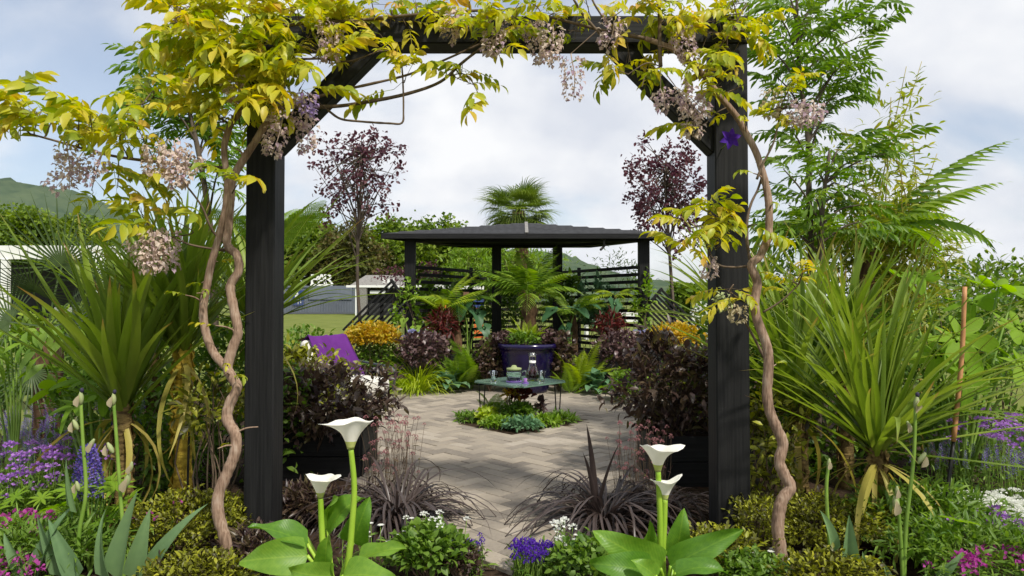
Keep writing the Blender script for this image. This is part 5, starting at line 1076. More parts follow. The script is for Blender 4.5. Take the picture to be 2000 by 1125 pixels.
# strappy cordylines
cordy = lambda label, base, top, n, L, Wd, seed, **k: blades('cordyline', label, 'cordyline', base, n, L, Wd, M_['cord'], seed, top=top, trunk=k.pop('trunk', 'cordbrown'), deadmat=M_['cordy'], **k)
b = P(240, 800, 3.45); cordy('strappy cordyline left of the yellow trunked one, its blades reaching over the palm', (b.x, 3.45, 0), b.z, 75, 0.95, 0.055, 141, elev=(38, 88), droops=(0.05, 0.25, 0.5), dead=12, extra=[(-0.55, -0.15, 0.95, 1.22), (-0.42, 0.1, 1.0, 1.15), (-0.3, -0.1, 0.9, 1.0)])
b = P(357, 690, 3.7); cordy('strappy cordyline with a bright yellow trunk beside the forked vine', (b.x, 3.7, 0), b.z, 110, 0.92, 0.038, 142, elev=(42, 88), droops=(0.1, 0.35, 0.8), dead=5, trunk_r=0.05, trunk='cordtrunk')
b = P(500, 640, 4.3); cordy('strappy cordyline hidden behind the black post, blades fanning over the patio side', (b.x, 4.3, 0), b.z, 70, 0.95, 0.04, 143, elev=(5, 75), droops=(0.1, 0.4, 0.9), dead=6)
b = P(1712, 880, 3.4); cordy('big strappy cordyline with a fibrous trunk beside the leaning stake', (b.x, 3.4, 0), b.z, 120, 1.05, 0.036, 144, elev=(22, 87), droops=(0.1, 0.4, 0.9), dead=16, extra=[(0.75, -0.1, 1.0, 1.05), (0.95, -0.2, 0.2, 1.0), (0.9, -0.1, 0.45, 1.1), (0.85, -0.35, -0.05, 1.0)])
b = P(1560, 800, 4.0); cordy('strappy cordyline close behind the single vine beside the arch', (b.x, 4.0, 0), b.z, 100, 1.0, 0.05, 145, elev=(30, 88), droops=(0.05, 0.3, 0.6), dead=8)
b = P(1650, 720, 4.4); cordy('broad bladed cordyline in front of the feathery tree', (b.x, 4.4, 0), b.z, 80, 0.95, 0.05, 146, elev=(30, 88), droops=(0.05, 0.3, 0.6))
b = P(1440, 660, 4.9); cordy('strappy cordyline behind the black post on the single vine side', (b.x, 4.9, 0), b.z, 70, 1.0, 0.04, 147, elev=(10, 80), droops=(0.1, 0.4, 0.8))
b = P(300, 700, 4.4); cordy('tall strappy cordyline standing behind the yellow trunked one', (b.x, 4.4, 0), b.z, 70, 1.05, 0.04, 148, elev=(40, 88), droops=(0.1, 0.3, 0.7))
# big-leaved plants
PT = [polar_t(palmate(7, 0.62), 5, 84, 0.22, 0.07, 0.55, 7, seed=s) for s in (1, 2)]
def bigleaf(label, base, d0, leaves, mat='bigleaf', seed=1, tm=PT, cat='plant', name='rice_paper_plant'):
    rng = np.random.default_rng(seed); b = Vector(base); t = thing(name, label, cat, tuple(b)); mv = [h.mesh('leaf', M_[mat]) for h in tm]; g = G()
    for k, (px, py, dd, sz, dr) in enumerate(leaves):
        q = P(px, py, d0 + dd); g = G(); tube(g, [b, (b + q) / 2 + Vector((0, 0, 0.08)), q], 0.012, 0.006, 6, 5); part('stalk', g.mesh('stalk', M_['stemgreen']), t); part('leaf', mv[k % len(mv)], t, frames([list(q)], [dr], sz * 0.8, np.array([rng.normal(0, 0.2)]))[0])
bigleaf('large rice paper plant with broad lobed leaves at the border edge beyond the stake', (P(1900, 800, 4.2).x, 4.3, 0), 4.2, [(1950, 560, 0, 0.30, (0.5, -0.7, -0.15)), (1900, 590, 0.2, 0.26, (-0.6, -0.6, -0.3)), (1990, 640, -0.2, 0.28, (0.2, -0.8, -0.6)), (1870, 660, -0.2, 0.30, (0.3, -0.6, -0.7)), (1830, 690, -0.1, 0.26, (-0.5, -0.5, -0.7)), (1980, 570, 0.3, 0.25, (0.7, -0.2, 0.1)), (1800, 540, 0.5, 0.2, (-0.4, -0.6, -0.3)), (1880, 730, -0.3, 0.24, (0.1, -0.6, -0.9)), (1760, 540, 0.5, 0.2, (0.4, -0.7, -0.4)), (1990, 710, -0.3, 0.26, (0.3, -0.6, -0.8))], seed=2)
bigleaf('bright green broad leaved plant low between the cordyline and iris stems', (P(170, 900, 3.7).x, 3.8, 0), 3.65, [(170, 740, 0, 0.20, (-0.6, -0.6, 0.1)), (120, 760, 0.1, 0.18, (-0.8, -0.3, 0)), (200, 770, -0.1, 0.18, (0.5, -0.7, -0.2)), (150, 790, -0.2, 0.18, (-0.2, -0.9, -0.4)), (230, 740, 0.2, 0.16, (0.7, -0.4, 0.2)), (90, 720, 0.3, 0.16, (-0.7, -0.3, 0.1))], seed=3)
# pinnate tropical leaf at far left: arching leaf of long hanging leaflets
LP = [pinnate_t(6, 0.55, 0.20, 0.06, 1.1, np.random.default_rng(5), 70, hang=0.9, seg=4)]
t = thing('sumac_plant', 'pale green plant with arching leaves of long hanging leaflets below the fan palm', 'plant', (P(20, 800, 4.0).x, 4.0, 0)); rng = np.random.default_rng(6); me = LP[0].mesh('leaf', M_['greeny']); g = G(); b = (P(20, 800, 4).x, 4.0, 0)
for px, py, dr in ((10, 660, (1, -0.2, 0.35)), (40, 655, (-1, -0.3, 0.3)), (0, 680, (0.5, -0.8, 0.2)), (20, 650, (0.8, 0.4, 0.3)), (-20, 690, (0.3, -0.9, 0.1)), (30, 670, (0.9, -0.6, 0.1))):
    q = P(px, py, 4.0); tube(g, [b, (Vector(b) + q) / 2 + Vector((0.03, 0, 0)), q], 0.008, 0.005, 5, 3, cap=False); part('leaf', me, t, frames([list(q)], [dr], rng.uniform(0.75, 0.95))[0])
part('stalk', g.mesh('stalk', M_['stemgreen']), t, kind='stuff')
# loose greenery filling the borders
def fill(label, px, py, d, rx, rz, mat, tm, size, n, seed, name='border_shrub'): 
    c = P(px, py, d); shrub(name, label, 'shrub', (c.x, d, 0), c, (rx, 0.35, rz), n, LT[tm], size, M_[mat], seed=seed, clumps=40, clump_r=0.25)
fill('leafy green shrub below the rice paper plant behind the flower drift', 1900, 790, 4.6, 0.6, 0.5, 'green', 'oval', 0.07, 2200, 151)
fill('leafy green shrub behind the big rice paper leaves', 1960, 640, 6.0, 0.9, 0.55, 'green', 'oval', 0.08, 2400, 152)
fill('dark green undergrowth behind the strappy cordylines beside the stake', 1650, 800, 4.9, 0.8, 0.65, 'green', 'oval', 0.08, 2600, 153)
fill('green undergrowth between the yellow trunk and the black post', 430, 800, 4.5, 0.5, 0.55, 'green', 'oval', 0.075, 2400, 154)
fill('green shrub below the fan palm at the outer edge of the border', 60, 730, 5.2, 0.8, 0.35, 'green', 'oval', 0.075, 1800, 155)
fill('shrub of mixed green leaves behind the iris stems', 250, 850, 4.0, 0.5, 0.35, 'green', 'oval', 0.06, 1800, 156)
fill('dense green shrub behind the black post on the single vine side', 1440, 780, 5.2, 0.45, 0.7, 'green', 'oval', 0.08, 1800, 157)
fill('low golden leaved shrub behind the single twisted vine', 1500, 870, 3.8, 0.22, 0.3, 'euon', 'oval', 0.06, 900, 158)
fill('golden sprig of foliage between the yellow trunk and the forked vine', 415, 790, 3.55, 0.12, 0.14, 'euon', 'oval', 0.06, 300, 159)
fill('distant green shrubs on the skyline beyond the rice paper plant', 1900, 560, 9.0, 1.6, 0.35, 'tree', 'oval', 0.1, 2200, 160)
fill('green bushes behind the fan palm in front of the pavilion', 180, 660, 7.5, 1.1, 0.3, 'tree', 'oval', 0.1, 2400, 161)
fill('yellow-green bamboo thicket at the foot of the arching canes', 1700, 470, 6.0, 0.7, 0.4, 'bamboo', 'lance', 0.12, 1500, 163, 'bamboo_thicket')
fill('green bushes under the bamboo and tree fern', 1640, 600, 6.4, 1.2, 0.6, 'pinn', 'oval', 0.09, 2600, 162)

# golden low shrubs in the foreground
for lab, px, py, d, rx, rz, sd in (('low golden-tipped shrub at the foot of the forked vine', 365, 1045, 3.32, 0.30, 0.15, 171), ('low golden-tipped shrub at the foot of the single vine', 1610, 1055, 3.32, 0.36, 0.14, 172), ('small golden-tipped shrub against the post on the single vine side', 1475, 1030, 3.22, 0.10, 0.16, 173)):
    c = P(px, py, d); c.z = max(c.z, 0.12); shrub('golden_shrub', lab, 'shrub', (c.x, d, 0), c, (rx, 0.3, rz), 6500 if rx > 0.2 else 1600, LT['oval'], 0.026, M_['euon'], seed=sd, ind=200, clumps=110, clump_r=0.14, nstem=40, zlo=-0.2)
# flower drifts
def drift(label, px, py, d, n, hgt, head, hs, fm, sd, rad=(0.25, 0.15), lm='green', leafy=420, group=None, **k): 
    q = P(px, py, d); flowers('flowering_plant', label, (q.x, d, 0), rad, int(n * 1.35), hgt if hgt else max(0.15, q.z), head, hs * 1.3, M_[fm], M_[lm], sd, leafy=leafy, group=group, **k)
drift('deep blue lavender spikes at the back of the border near the broad leaves', 60, 820, 4.4, 60, None, SPIKE, 0.035, 'lav', 181, (0.42, 0.18))
drift('deep blue lavender spikes beside the broad bright green leaves', 210, 800, 4.1, 26, None, SPIKE, 0.035, 'violet', 182, (0.22, 0.12))
drift('soft mauve verbena heads leaning out from below the dry blades', 110, 890, 3.5, 30, None, FLATHEAD, 0.03, 'mauve', 183, (0.28, 0.15))
drift('pale lilac verbena heads at the outer edge of the border by the iris', 10, 930, 3.4, 26, None, FLATHEAD, 0.032, 'mauve', 184, (0.26, 0.15))
drift('lavender haze of small spikes behind the mauve verbena', 40, 870, 4.0, 60, None, SPIKE, 0.03, 'lav', 185, (0.45, 0.2))
drift('magenta flower heads low among the lupin leaves', 20, 1020, 3.05, 16, None, BALL, 0.026, 'magenta', 186, (0.24, 0.12))
drift('magenta flower heads low beside the iris leaves at the border edge', 30, 1100, 2.8, 14, None, BALL, 0.026, 'magenta', 187, (0.22, 0.1))
drift('tiny pink flowers among grassy leaves beside the iris stalks', 250, 1000, 3.2, 10, None, BALL, 0.016, 'magenta', 188, (0.2, 0.1))
drift('blue lavender spikes behind the leaning stake', 1930, 880, 4.2, 70, None, SPIKE, 0.036, 'lav', 189, (0.5, 0.2))
drift('violet spikes between the stake and white flowers', 1960, 850, 4.8, 60, None, SPIKE, 0.036, 'violet', 190, (0.6, 0.2))
drift('mauve verbena heads at the outer edge beyond the stake', 1970, 830, 4.0, 30, None, FLATHEAD, 0.034, 'mauve', 191, (0.3, 0.2))
drift('drift of small white flowers below the lavender beyond the stake', 1890, 985, 3.5, 150, None, FLATHEAD, 0.022, 'whitefl', 192, (0.36, 0.2), ind=False)
drift('drift of white flowers at the outer edge of the border', 1990, 1000, 3.6, 110, None, FLATHEAD, 0.022, 'whitefl', 193, (0.3, 0.2), ind=False)
drift('lilac scabious heads in front of the white flowers', 1945, 1020, 3.15, 20, None, FLATHEAD, 0.030, 'mauve', 194, (0.3, 0.1))
drift('magenta flower heads in front of the white flower drift', 1940, 1085, 2.85, 16, None, BALL, 0.028, 'magenta', 195, (0.22, 0.1))
drift('magenta flower heads between the lupin leaves and the iris fan away from the chair', 1870, 1110, 2.8, 8, None, BALL, 0.026, 'magenta', 196, (0.12, 0.08))
drift('purple bellflowers at the path edge beside the daisies', 1045, 1090, 3.0, 70, 0.13, BALL, 0.014, 'violet', 197, (0.11, 0.09), leafy=260, ind=False)
drift('purple bellflowers at the path edge below the columbine', 905, 1085, 3.05, 50, 0.13, BALL, 0.011, 'violet', 198, (0.10, 0.08), leafy=300, ind=False)
drift('white columbine flowers beside the tall calla stem', 845, 1040, 3.0, 9, 0.24, FLATHEAD, 0.017, 'whitefl', 199, (0.16, 0.06), 'greeny', 60)
drift('white bellflower spray beside the purple bellflowers', 1100, 1070, 3.0, 6, 0.22, FLATHEAD, 0.024, 'whitefl', 200, (0.05, 0.04), 'green', 60)
drift('small white daisies with leafy green mat beside the calla away from the chair', 1150, 1080, 2.95, 14, 0.17, DAISY, 0.014, 'whitefl', 201, (0.18, 0.08), 'green', 300)
drift('tiny white daisies at the foot of the single vine', 1480, 1100, 2.9, 8, 0.13, DAISY, 0.013, 'whitefl', 202, (0.2, 0.06), 'green', 200)
drift('tiny white daisies between the calla stalks near the forked vine', 740, 1050, 3.05, 10, 0.2, DAISY, 0.012, 'whitefl', 203, (0.2, 0.06), 'green', 160)
def mat_(label, px, py, d, rx, ry, z, mat, tm, size, n, sd): 
    c = P(px, py, d); shrub('ground_cover_plant', label, 'plant', (c.x, d, 0), (c.x, d, z), (rx, ry, z), n, LT[tm], size, M_[mat], seed=sd, ind=150, zlo=-0.2)
mat_('leafy columbine mat beside the tall calla', 840, 1100, 2.95, 0.17, 0.14, 0.12, 'green', 'round', 0.04, 900, 211)
mat_('leafy mat below the daisies at the path edge', 1150, 1110, 2.9, 0.18, 0.12, 0.10, 'green', 'round', 0.035, 900, 212)
mat_('trailing thyme mat at the tip of the path on the chair side', 900, 1110, 2.95, 0.10, 0.10, 0.08, 'dark', 'oval', 0.025, 700, 213)
mat_('mixed small leaves under the calla near the post on the single vine side', 1400, 1090, 2.95, 0.2, 0.12, 0.12, 'euon', 'oval', 0.035, 1100, 214)
mat_('small leaved green mat under the lupin at the border edge', 80, 1070, 2.95, 0.4, 0.2, 0.13, 'green', 'lance', 0.06, 1500, 215)
mat_('small leaved green mat under the magenta flowers at the outer border edge', 1900, 1090, 2.95, 0.42, 0.2, 0.13, 'green', 'lance', 0.06, 1500, 216)
mat_('green undergrowth behind the iris stalks near the stake', 1800, 1000, 3.3, 0.4, 0.2, 0.16, 'green', 'lance', 0.07, 1500, 217)
mat_('green undergrowth below the mauve verbena', 60, 960, 3.5, 0.5, 0.3, 0.16, 'green', 'lance', 0.07, 1700, 218)

mat_('bronze leaved creeping plant between the forked vine and the post', 500, 1085, 3.05, 0.16, 0.16, 0.09, 'dark', 'lance', 0.07, 700, 219)
mat_('golden creeping plant in front of the forked vine', 390, 1110, 2.75, 0.24, 0.12, 0.10, 'euon', 'oval', 0.03, 1600, 220)
mat_('golden creeping plant in front of the single vine', 1620, 1115, 2.75, 0.24, 0.12, 0.10, 'euon', 'oval', 0.03, 1600, 221)
mat_('leafy creeping plant between the calla and the single vine', 1470, 1110, 2.8, 0.14, 0.12, 0.09, 'green', 'oval', 0.035, 700, 222)
mat_('bronze creeping plant in front of the planter behind the first black post', 600, 1010, 3.7, 0.25, 0.15, 0.10, 'dark', 'lance', 0.08, 800, 223)
# lupins
PL = []
for s in (1, 2):
    _g = G()
    for i in range(8): _g.put(leaflet_t(1, 0.26, 0.2, 0.3, 4, 1.0), frames([[0, 0, 0]], [[math.cos(i * 0.785), math.sin(i * 0.785), 0.15]], 1)[0], 0.5)
    PL.append(yup(_g))
def lupin(label, px, py, d, n, sd, spike=None):
    rng = np.random.default_rng(sd); b = P(px, 1100, d); b.z = 0; t = thing('lupin', label, 'lupin', tuple(b)); mv = [x.mesh('leaf', M_['bigleaf']) for x in PL]; g = G()
    for i in range(n):
        q = P(px + rng.uniform(-75, 75), py + rng.uniform(-45, 40), d + rng.uniform(-0.1, 0.15)); tube(g, [list(b), list((Vector(b) + q) / 2 + Vector((0, 0, 0.05))), list(q)], 0.004, 0.003, 4, 3, cap=False); part('leaf', mv[i % 2], t, frames([list(q)], [[rng.normal(0, 0.35), -0.25 + rng.normal(0, 0.3), 1]], rng.uniform(0.065, 0.095))[0])
    part('stalk', g.mesh('stalk', M_['stemgreen']), t, kind='stuff')
    if spike:
        a, c = P(*spike[0], d), P(*spike[1], d); g = G(); tube(g, [b, a, c], 0.006, 0.003, 6, 4); part('flower_stem', g.mesh('flower_stem', M_['stemgreen']), t); g = G(); pt = ball_t(10, 1, 0.9, 3)
        for i in range(120):
            f = i / 120; an = 2.4 * i; rr = 0.056 * (1 - 0.75 * f ** 1.6); q = a + (c - a) * f; g.put(pt, frames([[q.x + rr * math.cos(an), q.y + rr * math.sin(an), q.z]], [[math.cos(an), math.sin(an), 0.2]], 0.0135)[0], rng.uniform(0, 1))
        part('flower_spike', g.mesh('flower_spike', M_['lupinfl']), t, kind='stuff')
M_['lupinfl'] = leaf('lupin_flower', [(0.06, 0.04, 0.24), (0.14, 0.10, 0.40), (0.22, 0.16, 0.50)], 0.25, 0.6, 0.2)
lupin('lupin with a blue-violet flower spike between the iris stalks', 175, 985, 3.05, 18, 221, ((172, 970), (172, 870)))
lupin('lupin with green fingered leaves only, beside the iris near the stake', 1810, 1060, 3.0, 16, 222)
lupin('low lupin leaves at the outer corner of the border by the magenta flowers', 40, 1010, 3.1, 9, 223)

# irises with seed pods
IR = [broad_t(1, 0.27, q, 0.35, 0.0, 8, 0.45, 0.75, tw, s, 0.12) for s, (q, tw) in enumerate(((0.1, 0.3), (0.35, -0.4), (0.6, 0.5)))]
def iris(label, base_px, d, stalks, leaves, sd):
    rng = np.random.default_rng(sd); b = P(base_px, 1150, d); b.z = 0; t = thing('iris', label, 'iris', tuple(b)); mv = [x.mesh('leaf', M_['iris']) for x in IR]
    for pts, pods in stalks:
        w = [P(x, y, d) for x, y in pts]; w[-1].z = min(w[-1].z, 0.05); w.append(Vector((w[-1].x, d, 0))); g = G(); tube(g, [list(q) for q in w], 0.0065, 0.0095, 8, 5); part('stalk', g.mesh('stalk', M_['stemgreen']), t)
        for x, y, sz, sx, top in pods:
            q = P(x, y, d - 0.005); g = G(); lathe(g, [(0.001, -1.0), (0.30, -0.8), (0.5, -0.2), (0.46, 0.35), (0.28, 0.8), (0.2, 1.0), (0.001, 1.02)], 10); me = g.mesh('seed_pod', M_['pod']); o = part('seed_pod', me, t, Matrix.Translation(q) @ Matrix.Rotation(R(sx), 4, 'Y') @ Matrix.Diagonal((sz * 0.8, sz * 0.8, sz, 1)))
            g = G(); g.put(leaflet_t(1, 0.5, 0.5, 0.2, 4), frames([[q.x - 0.3 * sz, q.y - sz * 0.35, q.z - sz * 1.3]], [[0.15 + sx * 0.01, -0.1, 1]], sz * 1.9, up=(0, -1, 0))[0], 0.5); part('sheath', g.mesh('sheath', M_['papery']), t)
            if top: 
                g = G(); lathe(g, [(0.001, 0), (0.3, 0.05), (0.42, 0.4), (0.3, 0.65), (0.001, 0.75)], 8); part('withered_bud', g.mesh('withered_bud', M_['darkbud']), t, Matrix.Translation(q + Vector((0.004, 0, sz * 0.85))) @ Matrix.Diagonal((sz * 0.7, sz * 0.7, sz, 1)))
    for k, (x0, y0, x1, y1, L, roll) in enumerate(leaves):
        a, c = P(x0, y0, d - 0.05), P(x1, y1, d - 0.12); a2 = Vector((a.x, a.y, max(0.0, a.z))); part('leaf', mv[k % 3], t, frames([list(a2)], [list(c - a2)], (c - a2).length * 1.03, np.array([roll]), up=(0, -1, 0.2))[0])
iris('iris with two pod-bearing stalks and grey-green leaves beside the lupin spike', 200, 2.85, [([(158, 780), (162, 860), (168, 960), (155, 1040), (152, 1120)], [(158, 778, 0.028, 0, True), (148, 830, 0.024, -25, False), (178, 868, 0.026, 30, False), (152, 950, 0.022, -15, False)]), ([(222, 780), (228, 860), (235, 960), (241, 1050), (242, 1120)], [(222, 780, 0.026, 0, True), (216, 875, 0.026, -30, False), (248, 940, 0.034, 15, False), (256, 912, 0.022, 10, False)])],
     [(130, 1125, 70, 1010, 1, 0.3), (150, 1130, 95, 1020, 1, -0.5), (215, 1130, 178, 1010, 1, 0.4), (230, 1130, 262, 965, 1, 0.2), (265, 1130, 285, 1005, 1, -0.2), (295, 1130, 368, 985, 1, 0.5), (150, 1000, 125, 900, 1, 0.8), (60, 1130, 0, 1050, 1, 0.1), (75, 1125, 110, 990, 1, 0.4)], 231)
iris('iris with three pod-bearing stalks beside the lupin leaves near the stake', 1750, 2.85, [([(1788, 790), (1784, 900), (1770, 1020), (1765, 1120)], [(1790, 788, 0.030, 5, True), (1776, 832, 0.022, -25, False), (1800, 895, 0.028, 35, False)]), ([(1752, 965), (1758, 1040), (1763, 1120)], [(1750, 985, 0.034, -10, False), (1752, 960, 0.022, 0, False)]), ([(1618, 905), (1614, 960), (1620, 1060), (1630, 1120)], [(1619, 905, 0.020, 5, False)])],
     [(1655, 1130, 1660, 1012, 1, 0.1), (1690, 1130, 1688, 1085, 1, 0.3), (1625, 1080, 1622, 1005, 1, -0.5), (1560, 1130, 1530, 1098, 1, 0.4), (1735, 1130, 1728, 1102, 1, 0.2), (1830, 1130, 1880, 1085, 1, 0.3)], 232)

# callas
CL = [broad_t(1, 0.56, q, 0.16, 0.06, 14, 0.62, 0.75, 0.0, s, 0.18, kick=0.2) for s, q in ((1, 0.9), (2, 0.6), (3, 1.3))]
def spathe_mesh(rot=0.0, seed=0):
    """funnel rolled from one sheet, flaring to a lip with a pointed tip"""
    g = G(); rows, na = 12, 30; V = []
    for i in range(rows + 1):
        f = i / rows; r = 0.11 + 0.22 * f + 0.30 * f ** 2.2
        for j in range(na):
            a = 2 * math.pi * j / na; k = max(0, f - 0.55) / 0.45; tip = 0.42 * math.exp(-((a - math.pi) / 0.34) ** 2) * k ** 1.5
            rr = r * (1 + 0.10 * math.sin(2 * a + seed) * f) + tip * 0.8
            roll = k ** 3 * (0.5 + 0.5 * math.cos(a - 0.9 - seed)); z = 1.15 * f ** 0.95 - 0.16 * roll + 0.09 * k * math.sin(2 * a + 2 * seed) + 0.04 * k * math.sin(5 * a + seed) + tip * 0.35
            V.append((rr * math.cos(a) * 0.72, rr * math.sin(a) * 0.72, z))
    g.add(V, [(i * na + j, i * na + (j + 1) % na, (i + 1) * na + (j + 1) % na, (i + 1) * na + j) for i in range(rows) for j in range(na)]); me = g.mesh('spathe', [M_['spathe'], M_['spathebase']])
    mi = np.zeros(rows * na, np.int32); mi[:na * 3] = 1; me.polygons.foreach_set('material_index', mi); return me
M_['spathebase'] = leaf('calla_throat', [(0.42, 0.50, 0.10), (0.60, 0.62, 0.25)], 0.3, 0.5)
def calla(label, base_px, d, blooms, leaves, sd):
    rng = np.random.default_rng(sd); b = P(base_px, 1150, d); b.z = 0; t = thing('calla_lily', label, 'calla lily', tuple(b)); mv = [x.mesh('leaf', M_['calla']) for x in CL]
    for k, (x, y, sz, tilt, rz, pts) in enumerate(blooms):
        w = [P(px, py, d) for px, py in pts]; w.append(Vector((b.x + 0.5 * (w[-1].x - b.x), d, 0.0))); g = G(); tube(g, [list(q) for q in w], 0.0105, 0.014, 10, 6); part('flower_stem', g.mesh('flower_stem', M_['callastem']), t)
        M = Matrix.Translation(w[0] - Vector((0, 0, 0.01))) @ Matrix.Rotation(R(tilt), 4, 'X') @ Matrix.Rotation(R(rz), 4, 'Z') @ Matrix.Diagonal((1.75 * sz, 1.75 * sz, 1.0 * sz, 1)); o = part('spathe', spathe_mesh(0, sd + k), t, M); sm = o.modifiers.new('thick', 'SOLIDIFY'); sm.thickness = 0.0009 / sz
        g = G(); lathe(g, [(0.001, 0.1), (0.06, 0.15), (0.06, 0.6), (0.04, 0.7), (0.001, 0.72)], 10); part('spadix', g.mesh('spadix', M_['yellow']), t, M)
    for k, (x0, y0, x1, y1, w, roll, dz) in enumerate(leaves):
        a, c = P(x0, y0, d - dz), P(x1, y1, d - dz - 0.06); g = G(); tube(g, [list(b), list((b + a) / 2 + Vector((0, -0.01, 0.03))), list(a)], 0.009, 0.007, 6, 4); part('stalk', g.mesh('stalk', M_['callastem']), t)
        M = frames([list(a)], [list(c - a)], (c - a).length * 1.05, np.array([roll]), up=(0, -0.75, 0.66))[0]; M[:3, 0] *= w * 0.85; part('leaf', mv[k % 3], t, M)
calla('calla lily with two white blooms at the foot of the post with the forked vine', 655, 2.72, [(672, 832, 0.100, -4, 20, [(685, 872), (692, 950), (688, 1020), (682, 1085)]), (617, 932, 0.080, 0, 160, [(626, 968), (628, 1020), (632, 1080)])],
      [(600, 1085, 466, 1095, 1.15, 0.3, 0.05), (600, 1062, 488, 1028, 1.0, -0.5, 0.0), (640, 1050, 690, 960, 1.2, 0.5, -0.12), (690, 1060, 718, 978, 1.1, -0.4, -0.1), (700, 1095, 790, 1070, 0.9, 0.4, 0.06), (650, 1125, 560, 1118, 1.3, 0.6, 0.15), (670, 1125, 770, 1128, 1.2, 0.2, 0.15), (640, 1120, 640, 1050, 1.2, 0.3, 0.1), (600, 1050, 545, 1075, 1.2, 0.8, -0.08), (640, 1030, 650, 968, 1.0, 1.2, -0.14)], 241)
calla('calla lily with two white blooms one above the other, by the single vine post', 1300, 2.72, [(1293, 868, 0.088, 0, 170, [(1285, 915), (1289, 1000), (1291, 1080)]), (1304, 945, 0.072, -6, 200, [(1299, 972), (1297, 1030), (1294, 1090)])],
      [(1290, 1110, 1166, 1042, 1.0, 0.5, 0.06), (1310, 1105, 1448, 1036, 0.75, -0.2, 0.04), (1270, 1115, 1158, 1098, 1.0, 0.3, 0.12), (1320, 1090, 1335, 1000, 1.0, 0.2, -0.12), (1260, 1090, 1270, 1020, 1.0, -0.3, -0.1), (1320, 1120, 1420, 1100, 0.9, 0.4, 0.12), (1280, 1125, 1240, 1095, 1.2, 0.2, 0.15)], 242)
# ------------------------------------------------------------------ wisteria
WL = [pinnate_t(p, L, 0.095, 0.038, q, np.random.default_rng(s), 58, hang=0.4, seg=4) for s, (p, L, q) in enumerate(((5, 0.24, 0.5), (4, 0.20, 0.9), (6, 0.28, 0.8), (5, 0.22, 1.3), (4, 0.17, 0.3)))]
WS = [pinnate_t(3, 0.10, 0.05, 0.02, q, np.random.default_rng(20 + s), 50, hang=0.4, seg=3) for s, q in enumerate((0.4, 1.0))]
wl_m = [g.mesh('leaf', M_['wist']) for g in WL]; ws_m = [g.mesh('leaf', M_['wist']) for g in WS]
RAC = [raceme_t(1.0, r, n, s, tp) for s, (r, n, tp) in enumerate(((0.20, 230, 0.45), (0.26, 260, 0.6), (0.17, 150, 0.5)))]
rac_m = []
for g in RAC:
    h = G(); V, F, C, T = g.arr(); h.V, h.F, h.C, h.T, h.n = [V], F.tolist(), C.tolist(), T.tolist(), len(V); rac_m.append(h)
def raceme_scaled(L, n, seed, mat): return raceme_t(L, 0.055 if n > 100 else 0.04, n, seed, 0.4).mesh('flower_raceme', mat)
